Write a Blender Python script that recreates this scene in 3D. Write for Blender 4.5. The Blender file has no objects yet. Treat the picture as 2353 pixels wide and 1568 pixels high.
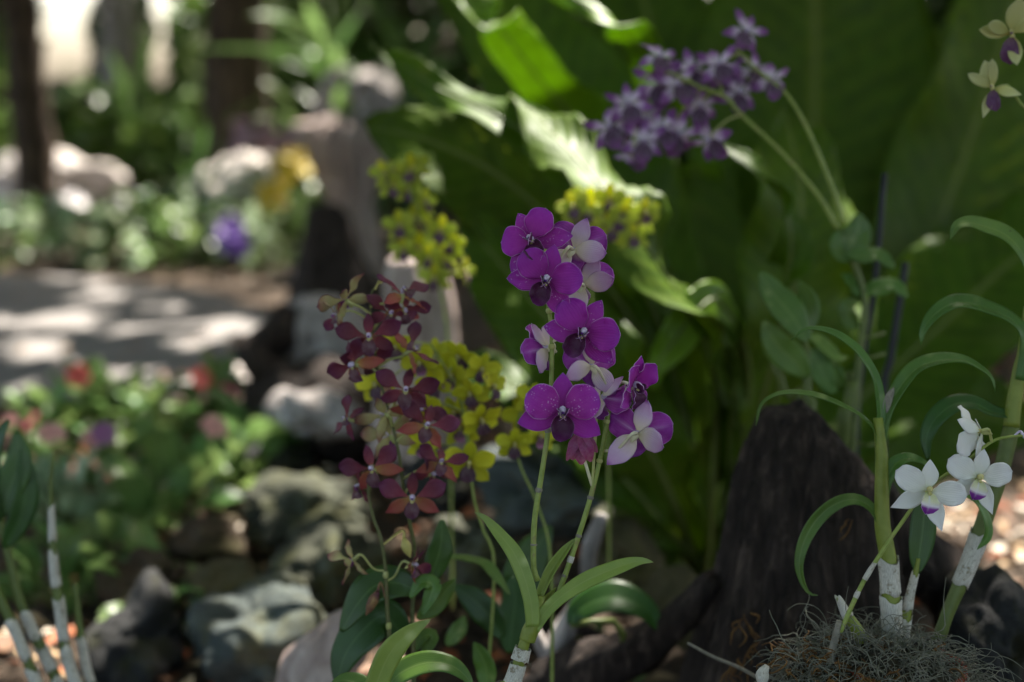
import bpy, math, random
import numpy as np
from mathutils import Vector, Matrix, noise
R = random.Random(7)
rad = math.radians
sc = bpy.context.scene
COL = sc.collection

# ------------------------------------------------------------------ camera
TILT = rad(10)
CAM = Vector((0, 0, .75))
FW = Vector((0, math.cos(TILT), -math.sin(TILT)))
UPV = Vector((0, math.sin(TILT), math.cos(TILT)))
RT = Vector((1, 0, 0))
cd = bpy.data.cameras.new('camera')
cam = bpy.data.objects.new('camera', cd)
COL.objects.link(cam)
cam.location = CAM
cam.rotation_euler = (rad(90) - TILT, 0, 0)
cd.lens = 50; cd.sensor_width = 36
cd.clip_start = .05; cd.clip_end = 600
cd.dof.use_dof = True
cd.dof.focus_distance = 1.16
cd.dof.aperture_fstop = 2.45
cd.dof.aperture_blades = 0
sc.camera = cam

# ------------------------------------------------------------------ light
SUN = Vector((.26, .50, .92)).normalized()
w = bpy.data.worlds.new('World'); sc.world = w; w.use_nodes = True
nt = w.node_tree
bg = nt.nodes['Background']
sky = nt.nodes.new('ShaderNodeTexSky')
sky.sky_type = 'NISHITA'; sky.sun_disc = False
sky.sun_elevation = math.asin(SUN.z)
sky.sun_rotation = math.atan2(SUN.x, SUN.y)
sky.air_density = 1.0; sky.dust_density = 4.0; sky.ozone_density = .4
nt.links.new(sky.outputs[0], bg.inputs[0])
bg.inputs[1].default_value = .15
sl = bpy.data.lights.new('sun', 'SUN')
sl.energy = 5.0; sl.angle = rad(.5); sl.color = (1, .94, .84)
so = bpy.data.objects.new('sun', sl); COL.objects.link(so)
so.rotation_euler = SUN.to_track_quat('Z', 'Y').to_euler()
so.location = (3, 5, 9)
sc.view_settings.view_transform = 'Standard'
sc.view_settings.look = 'None'
sc.view_settings.gamma = 1
sc.view_settings.exposure = 1.95
sc.view_settings.use_curve_mapping = False
sc.cycles.use_denoising = True
sc.cycles.max_bounces = 7
sc.cycles.diffuse_bounces = 4
sc.cycles.glossy_bounces = 2
sc.cycles.transmission_bounces = 4
sc.cycles.sample_clamp_indirect = 6

# ------------------------------------------------------------------ helpers
KP = .000306
def P(x, y, d):
    """a point of the garden, from sight line and distance"""
    return CAM + d * (FW + RT * ((x - 1176.5) * KP) - UPV * ((y - 784) * KP))
def gd(y):
    return .75 / (math.sin(TILT) + (y - 784) * KP * math.cos(TILT))
def G(x, y):
    p = P(x, y, gd(y)); p.z = 0; return p
def Z(ox, oy, s):
    return lambda x, y: ((ox + x / s) / 1.088, (oy + y / s) / 1.088)
Z1 = Z(1200, 480, 3.136); Z2 = Z(1200, 780, 3.734); Z3 = Z(780, 650, 2.413); Z4 = Z(780, 1250, 2.614)
Z5 = Z(1480, 20, 3.563); Z6 = Z(1700, 1000, 2.221); Z7 = Z(1860, 500, 2.24); Z8 = Z(1650, 650, 3.136)
def path(zf, pts, d):
    out = []
    for i, p in enumerate(pts):
        x, y = zf(p[0], p[1]) if zf else (p[0], p[1])
        out.append(P(x, y, p[2] if len(p) > 2 else d))
    return out

def props(o, label=None, cat=None, group=None, kind=None):
    if label: o['label'] = label
    if cat: o['category'] = cat
    if group: o['group'] = group
    if kind: o['kind'] = kind
    return o
def thing(name, label, cat, loc, group=None):
    o = bpy.data.objects.new(name, None); COL.objects.link(o)
    o.location = loc; o.empty_display_size = .05
    return props(o, label, cat, group)
def mesh(name, V, F, mats, uv=None, mi=None, smooth=True):
    me = bpy.data.meshes.new(name)
    me.from_pydata([tuple(v) for v in V], [], F)
    for m in mats: me.materials.append(m)
    if uv is not None:
        l = me.uv_layers.new(name='UVMap')
        vi = np.empty(len(me.loops), dtype=np.int32); me.loops.foreach_get('vertex_index', vi)
        l.data.foreach_set('uv', np.array(uv, dtype=np.float32)[vi].ravel())
    if mi: me.polygons.foreach_set('material_index', mi)
    if smooth: me.polygons.foreach_set('use_smooth', [True] * len(me.polygons))
    me.update()
    return me
def put(name, me, parent=None, mat=None):
    o = bpy.data.objects.new(name, me); COL.objects.link(o)
    if parent: o.parent = parent
    if mat: o.matrix_local = mat
    return o
def wloc(p):
    return p.location if p is not None else Vector((0, 0, 0))
def world_obj(name, V, F, mats, parent=None, uv=None, mi=None, smooth=True, off=None):
    L = off if off is not None else wloc(parent)
    return put(name, mesh(name, [Vector(v) - L for v in V], F, mats, uv, mi, smooth), parent)

def spline(pts, n):
    pts = [Vector(p) for p in pts]
    if len(pts) == 2: return [pts[0].lerp(pts[1], i / (n - 1)) for i in range(n)]
    q = [pts[0] * 2 - pts[1]] + pts + [pts[-1] * 2 - pts[-2]]
    dense = []
    for i in range(1, len(q) - 2):
        a, b, c, d = q[i - 1:i + 3]
        for k in range(16):
            t = k / 16
            dense.append(.5 * ((2 * b) + (c - a) * t + (2 * a - 5 * b + 4 * c - d) * t * t + (3 * b - a - 3 * c + d) * t ** 3))
    dense.append(pts[-1])
    L = [0]
    for i in range(1, len(dense)): L.append(L[-1] + (dense[i] - dense[i - 1]).length)
    out = []; j = 0
    for i in range(n):
        s = L[-1] * i / (n - 1)
        while j < len(L) - 2 and L[j + 1] < s: j += 1
        t = (s - L[j]) / max(1e-9, L[j + 1] - L[j])
        out.append(dense[j].lerp(dense[j + 1], min(1, max(0, t))))
    return out

def tube_geo(pts, rad_, ns=8, n=None, close=True, bump=0):
    n = n or max(4, len(pts) * 4)
    c = spline(pts, n)
    if not isinstance(rad_, (list, tuple)): rad_ = [rad_, rad_]
    V = []; F = []; UV = []
    T0 = (c[1] - c[0]).normalized()
    N = T0.orthogonal().normalized()
    for i in range(n):
        T = (c[min(i + 1, n - 1)] - c[max(i - 1, 0)]).normalized()
        N = (N - T * N.dot(T)).normalized(); B = T.cross(N)
        t = i / (n - 1) * (len(rad_) - 1); k = min(int(t), len(rad_) - 2)
        r = rad_[k] + (rad_[k + 1] - rad_[k]) * (t - k)
        for j in range(ns):
            a = 2 * math.pi * j / ns
            rr = r
            if bump: rr = r * (1 + bump * noise.noise(Vector((c[i] * 14) + Vector((math.cos(a) * 1.3, math.sin(a) * 1.3, 0)))) + (bump * .35 * noise.noise(Vector((c[i] * 30) + Vector((math.cos(a) * 5, math.sin(a) * 5, 3)))) if r > .02 else 0))
            V.append(c[i] + (N * math.cos(a) + B * math.sin(a)) * rr)
            UV.append((j / ns, i / (n - 1)))
    for i in range(n - 1):
        for j in range(ns):
            F.append((i * ns + j, i * ns + (j + 1) % ns, (i + 1) * ns + (j + 1) % ns, (i + 1) * ns + j))
    if close:
        F.append(tuple(range(ns))[::-1]); F.append(tuple(range((n - 1) * ns, n * ns)))
    return V, F, UV
def tube(name, pts, r, mat, parent, ns=8, n=None, bump=0):
    V, F, UV = tube_geo(pts, r, ns, n, True, bump)
    return world_obj(name, V, F, [mat], parent, UV)

def prof_strap(t):   # long strap leaf with a pointed tip
    return (min(1, .55 + t * 1.6)) * (1 - max(0, (t - .45) / .55) ** 2.2) ** .9
def prof_oval(t):
    return max(0, math.sin(math.pi * min(1, (t * .96 + .02)) ** .9)) ** .75
def prof_frond(t):
    return (.12 + .88 * min(1, t * 1.9) ** 1.3) * (1 - max(0, (t - .6) / .4) ** 2.5) ** .8
def prof_plain(t):
    return 1 - .3 * t

def ribbon_geo(pts, width, hint=None, prof=prof_strap, fold=.18, wave=0, wf=6, nt_=24, ns=6, seed=0, rib=0, nv=26):
    c = spline(pts, nt_)
    V = []; F = []; UV = []
    for i in range(nt_):
        t = i / (nt_ - 1)
        T = (c[min(i + 1, nt_ - 1)] - c[max(i - 1, 0)]).normalized()
        h = hint
        if h is None: h = -FW + Vector((0, 0, .5))
        elif isinstance(h, (list, tuple)) and not isinstance(h, Vector):
            q = t * (len(h) - 1); k = min(int(q), len(h) - 2); h = h[k].lerp(h[k + 1], q - k)
        S = T.cross(h)
        S = S.normalized() if S.length > 1e-5 else RT
        N = S.cross(T).normalized()
        w_ = width * .5 * max(.0, prof(t)) * (1 + .05 * noise.noise(Vector((t * 7, seed * .37, 1.5))))
        for j in range(ns + 1):
            s = j / ns * 2 - 1
            e = abs(s) ** 2
            wv = wave * e * math.sin(wf * t * 6.283 + (1.9 if s > 0 else 0) + seed) + wave * .5 * e * noise.noise(Vector((t * wf * 1.7, s * 2 + seed, seed)))
            if rib: wv += rib * math.sin(6.283 * (nv * t - 3.2 * abs(s))) * min(1, abs(s) * 3)
            V.append(c[i] + S * (s * w_) + N * (fold * abs(s) * w_ + wv))
            UV.append((j / ns, t))
    m = ns + 1
    for i in range(nt_ - 1):
        for j in range(ns):
            F.append((i * m + j, i * m + j + 1, (i + 1) * m + j + 1, (i + 1) * m + j))
    return V, F, UV
def ribbon(name, pts, width, mat, parent, thick=.0007, **k):
    V, F, UV = ribbon_geo(pts, width, **k)
    o = world_obj(name, V, F, [mat], parent, UV)
    if thick:
        md = o.modifiers.new('thick', 'SOLIDIFY'); md.thickness = thick; md.offset = 0
    return o

# ------------------------------------------------------------------ materials
def lin(c):
    return tuple((x / 12.92 if x <= .04045 else ((x + .055) / 1.055) ** 2.4) for x in c) + (1,)
def C(h):
    return lin(tuple(int(h[i:i + 2], 16) / 255 for i in (0, 2, 4)))
class NT:
    def __init__(s, name):
        s.m = bpy.data.materials.new(name); s.m.use_nodes = True
        s.t = s.m.node_tree; s.b = s.t.nodes['Principled BSDF']; s.out = s.t.nodes['Material Output']
    def n(s, typ, **k):
        o = s.t.nodes.new(typ)
        for a, v in k.items():
            if a in o.bl_rna.properties: setattr(o, a, v)
            else: o.inputs[a].default_value = v
        return o
    def l(s, a, b): s.t.links.new(a, b)
    def ramp(s, fac, stops, interp='LINEAR'):
        r = s.t.nodes.new('ShaderNodeValToRGB'); r.color_ramp.interpolation = interp
        e = r.color_ramp.elements
        while len(e) < len(stops): e.new(.5)
        for i, (p, c) in enumerate(stops): e[i].position = p; e[i].color = c if len(c) == 4 else tuple(c) + (1,)
        s.l(fac, r.inputs[0]); return r.outputs[0]
    def mix(s, f, a, b, mode='MIX'):
        m = s.t.nodes.new('ShaderNodeMix'); m.data_type = 'RGBA'; m.blend_type = mode
        for sock, v in ((m.inputs[0], f), (m.inputs[6], a), (m.inputs[7], b)):
            if hasattr(v, 'links') or hasattr(v, 'is_linked'): s.l(v, sock)
            else: sock.default_value = v
        return m.outputs[2]
    def math(s, op, a, b=0.0, c=0.0):
        m = s.t.nodes.new('ShaderNodeMath'); m.operation = op
        for i, v in enumerate((a, b, c)):
            if hasattr(v, 'is_linked'): s.l(v, m.inputs[i])
            else: m.inputs[i].default_value = v
        return m.outputs[0]
    def noise(s, scale, detail=3, rough=.55, vec=None, dist=0):
        t = s.t.nodes.new('ShaderNodeTexNoise')
        t.inputs['Scale'].default_value = scale; t.inputs['Detail'].default_value = detail
        t.inputs['Roughness'].default_value = rough; t.inputs['Distortion'].default_value = dist
        s.l(vec if vec is not None else s.coord('Object'), t.inputs['Vector'])
        return t.outputs[0]
    def coord(s, k):
        if not hasattr(s, '_tc'): s._tc = s.t.nodes.new('ShaderNodeTexCoord')
        return s._tc.outputs[k]
    def scaled(s, v, sx, sy, sz=1):
        m = s.t.nodes.new('ShaderNodeMapping'); m.inputs['Scale'].default_value = (sx, sy, sz)
        s.l(v, m.inputs[0]); return m.outputs[0]
    def uv(s):
        x = s.t.nodes.new('ShaderNodeSeparateXYZ'); s.l(s.coord('UV'), x.inputs[0])
        return x.outputs[0], x.outputs[1]
    def bump(s, h, strength=.3, dist=.01):
        b = s.t.nodes.new('ShaderNodeBump'); b.inputs['Strength'].default_value = strength
        b.inputs['Distance'].default_value = dist
        s.l(h, b.inputs['Height']); s.l(b.outputs[0], s.b.inputs['Normal'])
    def finish(s, col, rough=.5, trans=0, spec=.5, tcol=None, sheen=0):
        s.l(col, s.b.inputs['Base Color'])
        if hasattr(rough, 'is_linked'): s.l(rough, s.b.inputs['Roughness'])
        else: s.b.inputs['Roughness'].default_value = rough
        s.b.inputs['Specular IOR Level'].default_value = spec
        if sheen: s.b.inputs['Sheen Weight'].default_value = sheen
        if trans:
            tr = s.t.nodes.new('ShaderNodeBsdfTranslucent'); s.l(tcol if tcol is not None else col, tr.inputs[0])
            mx = s.t.nodes.new('ShaderNodeMixShader'); mx.inputs[0].default_value = trans
            s.l(s.b.outputs[0], mx.inputs[1]); s.l(tr.outputs[0], mx.inputs[2]); s.l(mx.outputs[0], s.out.inputs[0])
        return s.m

def vary(s, col, h=.02, v=.25):
    oi = s.t.nodes.new('ShaderNodeObjectInfo')
    hs = s.t.nodes.new('ShaderNodeHueSaturation')
    s.l(s.math('MULTIPLY_ADD', oi.outputs['Random'], h * 2, .5 - h), hs.inputs['Hue'])
    r2 = s.math('FRACT', s.math('MULTIPLY', oi.outputs['Random'], 17.31))
    s.l(s.math('MULTIPLY_ADD', r2, v * 2, 1 - v), hs.inputs['Value'])
    s.l(col, hs.inputs['Color']); return hs.outputs[0]

def leaf_mat(name, a, b, rib, trans=.3, rough=.38, spots=0, veins=26, spec=.5, vr=.22, cross=False, hue=.015, tip=None):
    s = NT(name); u, v = s.uv()
    n1 = s.noise(34, 4)
    col = s.mix(s.ramp(n1, [(.35, (0, 0, 0)), (.65, (1, 1, 1))]), C(a), C(b))
    # parallel veins
    vv = s.math('SINE', s.math('MULTIPLY', u, veins * 6.283))
    if cross:
        au = s.math('ABSOLUTE', s.math('SUBTRACT', u, .5))
        vv = s.math('SINE', s.math('MULTIPLY_ADD', v, veins * 16, s.math('MULTIPLY', au, -30)))
    vf = s.math('MULTIPLY_ADD', vv, .06, .06)
    col = s.mix(vf, col, C(rib))
    d = s.math('ABSOLUTE', s.math('SUBTRACT', u, .5))
    ribm = s.ramp(d, [(0, (1, 1, 1)), (.018, (.7, .7, .7)), (.045, (0, 0, 0))])
    col = s.mix(s.math('MULTIPLY', ribm, .55), col, C(rib))
    if tip: col = s.mix(s.ramp(v, [(.8, (0, 0, 0)), (1, (1, 1, 1))]), col, C(tip))
    if spots:
        vo = s.n('ShaderNodeTexVoronoi', feature='F1'); vo.inputs['Scale'].default_value = 55
        s.l(s.coord('Object'), vo.inputs['Vector'])
        m = s.math('MULTIPLY', s.ramp(vo.outputs[0], [(.05, (1, 1, 1)), (.34, (0, 0, 0))]), s.ramp(s.noise(26, 2), [(.46, (0, 0, 0)), (.6, (1, 1, 1))]))
        col = s.mix(s.math('MULTIPLY', m, spots), col, C('c9cf86'))
        dk = s.ramp(s.noise(190, 2), [(.73, (0, 0, 0)), (.76, (1, 1, 1))])
        col = s.mix(dk, col, C('2e2c18'))
    blot = s.ramp(s.noise(9, 5, .7), [(.62, (0, 0, 0)), (.75, (1, 1, 1))])
    col = s.mix(s.math('MULTIPLY', blot, .25), col, C('8a8a3c'))
    col = vary(s, col, hue, vr)
    s.bump(s.math('ADD', s.math('MULTIPLY', vv, .5), s.noise(60, 3)), .22, .0006)
    tc = s.mix(.5, col, C(rib))
    return s.finish(col, s.ramp(s.noise(20, 3), [(.3, (rough - .08,) * 3), (.7, (rough + .12,) * 3)]), trans, spec, tc)

def petal_mat(name, ramp_, rim=None, vein=None, vein_amt=.25, speck=None, trans=.22, rough=.5, mid=None, mid_amt=.5, sheen=.02, vr=.1, mottled=.12):
    s = NT(name); u, v = s.uv()
    wob = s.noise(60, 2)
    vv = s.math('MULTIPLY_ADD', wob, .06, v)
    col = s.ramp(vv, [(p + .03 if 0 < p < 1 else p, C(c)) for p, c in ramp_])
    du = s.math('SUBTRACT', u, .5)
    d = s.math('ABSOLUTE', du)
    if vein:
        # veins fan from the claw: sine of lateral position, wobbling
        ph = s.math('MULTIPLY_ADD', wob, 5, s.math('MULTIPLY', du, 78))
        sv = s.math('POWER', s.math('ABSOLUTE', s.math('SINE', ph)), 7)
        fade = s.ramp(v, [(.05, (1, 1, 1)), (.9, (.25, .25, .25))])
        col = s.mix(s.math('MULTIPLY', s.math('MULTIPLY', sv, fade), vein_amt), col, C(vein))
    mt = s.ramp(s.noise(240, 4, .7), [(.3, (0, 0, 0)), (.75, (1, 1, 1))])
    col = s.mix(s.math('MULTIPLY', mt, mottled), col, C('ffffff'))
    if mid:
        mm = s.ramp(d, [(0, (1, 1, 1)), (.035, (.5, .5, .5)), (.12, (0, 0, 0))])
        mm = s.math('MULTIPLY', mm, s.ramp(v, [(.3, (1, 1, 1)), (.95, (0, 0, 0))]))
        col = s.mix(s.math('MULTIPLY', mm, mid_amt), col, C(mid))
    if speck:
        vo = s.n('ShaderNodeTexVoronoi', feature='F1'); vo.inputs['Scale'].default_value = 520
        s.l(s.coord('Object'), vo.inputs['Vector'])
        nm = s.ramp(s.noise(110, 2), [(.5, (0, 0, 0)), (.6, (1, 1, 1))])
        m = s.math('MULTIPLY', s.ramp(vo.outputs[0], [(.14, (1, 1, 1)), (.34, (0, 0, 0))]), nm)
        col = s.mix(s.math('MULTIPLY', m, .85), col, C(speck))
    if rim:
        m1 = s.ramp(d, [(.470, (0, 0, 0)), (.492, (1, 1, 1))])
        m2 = s.ramp(v, [(.965, (0, 0, 0)), (.992, (1, 1, 1))])
        m = s.math('MAXIMUM', s.math('MULTIPLY', m1, s.ramp(v, [(.1, (0, 0, 0)), (.3, (1, 1, 1))])), m2)
        col = s.mix(s.math('MULTIPLY', m, .7), col, C(rim))
    col = vary(s, col, .006, vr)
    s.bump(s.math('ADD', s.noise(170, 3), s.math('MULTIPLY', s.math('SINE', s.math('MULTIPLY', du, 70)), .4)), .3, .0006)
    return s.finish(col, rough, trans, .35, None, sheen)

def plain(name, a, b=None, scale=30, rough=.6, trans=0, bump_=.3, bd=.001, spec=.4, c3=None, detail=5, vr=0, stretch=None):
    s = NT(name)
    vec = s.scaled(s.coord('Object'), *stretch) if stretch else None
    n1 = s.noise(scale, detail, .6, vec)
    st = [(.3, C(a)), (.7, C(b or a))]
    if c3: st = [(.3, C(a)), (.55, C(b)), (.72, C(c3))]
    col = s.ramp(n1, st)
    if vr: col = vary(s, col, .02, vr)
    if bump_: s.bump(s.noise(scale * 3, detail, .65, vec), bump_, bd)
    return s.finish(col, rough, trans, spec)

def rock_mat(name, a, b, moss=None, lichen=None):
    s = NT(name)
    col = s.ramp(s.noise(9, 8, .65), [(.3, C(a)), (.7, C(b))])
    col = s.mix(s.math('MULTIPLY', s.ramp(s.noise(70, 6, .7), [(.35, (0, 0, 0)), (.7, (1, 1, 1))]), .5), col, C(a))
    if lichen: col = s.mix(s.ramp(s.noise(16, 5, .7, dist=.6), [(.54, (0, 0, 0)), (.6, (.8, .8, .8))]), col, C(lichen))
    if moss: col = s.mix(s.ramp(s.noise(11, 6, .7, dist=.3), [(.5, (0, 0, 0)), (.62, (.9, .9, .9))]), col, C(moss))
    s.bump(s.noise(40, 8, .7), .7, .012)
    return s.finish(col, .85, 0, .25)

def bark_mat(name, a, b, c3, sx=5, scale=12, dist=.01):
    s = NT(name)
    v = s.scaled(s.coord('Object'), sx, sx, 1)
    f = s.noise(scale, 8, .65, v, .4)
    col = s.ramp(f, [(.3, C(a)), (.52, C(b)), (.68, C(c3))])
    col = s.mix(s.ramp(s.noise(20, 5), [(.55, (0, 0, 0)), (.7, (.6, .6, .6))]), col, C(a))
    s.bump(f, .8, dist)
    return s.finish(col, .85, 0, .25)

M = {}
M['pf'] = petal_mat('petal_purple', [(0, 'b878b8'), (.1, '9a1888'), (.4, 'b224aa'), (.8, 'b42cba'), (1, 'ac34bc')], rim='d2a0da', vein='5e0c70', vein_amt=.34, speck=None, mottled=.02, trans=.32, rough=.6)
M['pfs'] = petal_mat('petal_purple_speckled', [(0, 'b878b8'), (.1, '9a1888'), (.4, 'b426aa'), (.8, 'b42eb8'), (1, 'ae38bc')], rim='dcb4e2', vein='5e0c70', vein_amt=.36, speck='e6c0ea', mottled=.03, trans=.32, rough=.6)
M['pb'] = petal_mat('petal_purple_back', [(0, 'e0c0e0'), (.12, 'b444b0'), (.5, 'b034ae'), (1, 'a62eb0')], rim='cf9bd8', vein='6a1f86', vein_amt=.15, mid='e6c4ea', mid_amt=.6, mottled=.05)
M['sb'] = petal_mat('sepal_white_back', [(0, 'e8dca4'), (.25, 'ecd8cc'), (.55, 'dcbcd6'), (.88, 'cc98c8'), (1, 'a454ac')], rim='9a50b0', vein='b79bc8', vein_amt=.2, mottled=.08, trans=.2)
M['lipf'] = petal_mat('lip_dark_magenta', [(0, 'caa0c8'), (.12, '5c0a46'), (.6, '4e0640'), (.9, '6a1062'), (1, '841c84')], rim='b070b8', vein='3c0640', vein_amt=.5, mottled=.04)
M['lipb'] = petal_mat('lip_back', [(0, 'e6d8c8'), (.4, '8a2a92'), (1, '7a1a86')], vein='5c0a5c', mottled=.04)
M['rimw'] = plain('petal_rim', 'cfa2d8', 'dab6e0', bump_=0)
M['column'] = plain('column_lilac', 'c9b4dc', 'efe6f4', 300, .4, .2)
M['anther'] = plain('anther_cap_violet', '4a1268', '6a2a88', 300, .35)
M['throat'] = plain('throat_yellow', 'b9ab5c', 'd6cf9a', 400, .5)
M['pedw'] = plain('pedicel_pale', 'dcd6a8', 'eee6cc', 120, .5, .15)
M['pedg'] = plain('pedicel_green', 'a8ac5c', 'c4c486', 120, .5, .15)
M['dryp'] = petal_mat('petal_faded_magenta', [(0, '9c3a62'), (.5, '8f1f68'), (1, '9a2250')], rim='b8707e', vein='5a1040', vein_amt=.3)
# burgundy
M['bf'] = petal_mat('petal_burgundy', [(0, 'b8824a'), (.2, '863040'), (.6, '6a1c38'), (1, '621c48')], mottled=.03, rim=None, vein='4a0c28', vein_amt=.3, vr=.2)
M['bfo'] = petal_mat('sepal_burgundy_orange', [(0, 'c8a454'), (.3, 'b06848'), (.8, 'a84c44'), (1, '983c40')], mottled=.03, vein='6a2030', vein_amt=.3, vr=.2)
M['bb'] = petal_mat('petal_cream_back', [(0, 'd0c078'), (.5, 'c2b878'), (.85, 'a87858'), (1, '8a3c4c')], rim='8a3c4c', vein='8a7a48', vein_amt=.2)
M['blip'] = petal_mat('lip_burgundy', [(0, 'c09880'), (.2, '64182c'), (.7, '5a1430'), (1, '641a4c')], rim=None, vein='3c0630', vein_amt=.4)
# yellow
M['yf'] = petal_mat('petal_yellow', [(0, 'a8901e'), (.25, 'dcd81e'), (1, 'e8e430')], rim='ece868', vein='8a7c14', vein_amt=.2, trans=.35, vr=.15, mottled=.03)
M['yg'] = petal_mat('petal_yellow_green', [(0, '98842a'), (.3, 'b4c034'), (1, 'c8d048')], rim='dce078', vein='788018', vein_amt=.2, trans=.35, vr=.15, mottled=.03)
M['ylip'] = petal_mat('lip_maroon_pink', [(0, '5a1430'), (.55, '5a1230'), (.75, 'a85a88'), (1, 'c98ab0')], vein='3a0a1c', vein_amt=.4)
M['ylipd'] = petal_mat('lip_maroon', [(0, '5a2430'), (.55, '4a1434'), (1, '5c2048')], vein='3a0a1c', vein_amt=.4)
# lilac
M['lf'] = petal_mat('petal_lilac_white', [(0, '8a5098'), (.15, 'e8dce4'), (.4, 'd8bcd8'), (.62, '8e4698'), (1, '74287c')], rim=None, vein='8a60a4', vein_amt=.3)
M['ll'] = petal_mat('lip_dark_violet', [(0, '4c1048'), (.5, '440a40'), (.8, '641a66'), (1, '7c2a82')], vein='28062c', vein_amt=.4)
# white
M['wf'] = petal_mat('petal_white', [(0, 'dfe3b8'), (.2, 'f0eee6'), (1, 'f4f1f2')], vein='c9c8bc', vein_amt=.2, trans=.3, mottled=0, vr=.04)
M['wl'] = petal_mat('lip_white_violet', [(0, 'd6dc9a'), (.45, 'e6e2c4'), (.62, 'efe6ea'), (.74, '8a2f9c'), (1, '7c2090')], rim='e6d0ea', vein='a898a0', vein_amt=.2, mid='efe8f0', mid_amt=.9, mottled=0)
M['cf'] = petal_mat('petal_cream_yellow', [(0, 'c8c070'), (.3, 'd6d48e'), (1, 'dadaa4')], vein='b0ac60', vein_amt=.2, trans=.3, mottled=0)
M['cl'] = petal_mat('lip_wine', [(0, '7a4a50'), (.4, '5c1c58'), (1, '6c2468')], vein='3a0a3c', vein_amt=.4)
# leaves and stems
M['lmain'] = leaf_mat('leaf_fresh_green', '84983e', '98a84c', 'a4ae62', .25, .42, spots=.75, veins=14, vr=.06, tip='8a9a58')
M['ldark'] = leaf_mat('leaf_dark_green', '30501c', '3c6022', '66844a', .25, .38, vr=.2, veins=12)
M['lmid'] = leaf_mat('leaf_mid_green', '50742a', '628636', '94aa60', .3, .38, vr=.18, veins=14, spots=.4)
M['lbg'] = leaf_mat('leaf_bedding_green', '4c6c30', '62823e', '94ac6c', .32, .36, vr=.35, veins=8, hue=.03)
M['lbl'] = leaf_mat('leaf_pale_bedding', '66805a', '869c74', 'b4c0a0', .3, .36, vr=.35, veins=8, hue=.03)
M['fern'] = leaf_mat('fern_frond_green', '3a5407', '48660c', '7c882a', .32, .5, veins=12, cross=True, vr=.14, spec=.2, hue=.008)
M['fern_lit'] = leaf_mat('lit_frond_green', '6a8c14', '82a61c', 'a0bc3c', .5, .4, veins=10, cross=True, vr=.1)  # fern green brightened for lit fronds, backlight put into the colour
M['tree'] = leaf_mat('tree_leaf_green', '3a581c', '54742a', '7c9448', .22, .4, vr=.3, veins=6)
M['stem'] = plain('flower_stem_green', '7c8c3c', '96a452', 90, .45, .1, .2, .0006, c3='8a7c50')
M['stemd'] = plain('flower_stem_olive', '4c5426', '66663a', 90, .5, .1, .2, .0006, c3='6a4a3c')
M['cane'] = plain('cane_green', '78842e', '8c9640', 60, .45, .1, .3, .0008)
M['caned'] = plain('cane_dull_green', '525e2a', '667236', 60, .5, 0, .3, .0008)
def sheath():
    s = NT('cane_papery_sheath'); 
    v = s.scaled(s.coord('UV'), 26, 2)
    f = s.noise(3, 5, .6, v)
    col = s.ramp(f, [(.28, C('857a66')), (.45, C('c4beb2')), (.7, C('e6e2d8'))])
    col = s.mix(s.ramp(s.noise(110, 6, .7), [(.54, (0, 0, 0)), (.64, (.85, .85, .85))]), col, C('7a6a4c'))
    s.bump(f, .5, .001)
    return s.finish(col, .6, .1, .3)
M['sheath'] = sheath()
M['old'] = plain('old_cane_grey', '6c665c', '8c8678', 80, .75, 0, .6, .001, c3='5a5444')
M['stake'] = plain('stake_dark', '17181c', '25262b', 50, .5, 0, .2)
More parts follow.
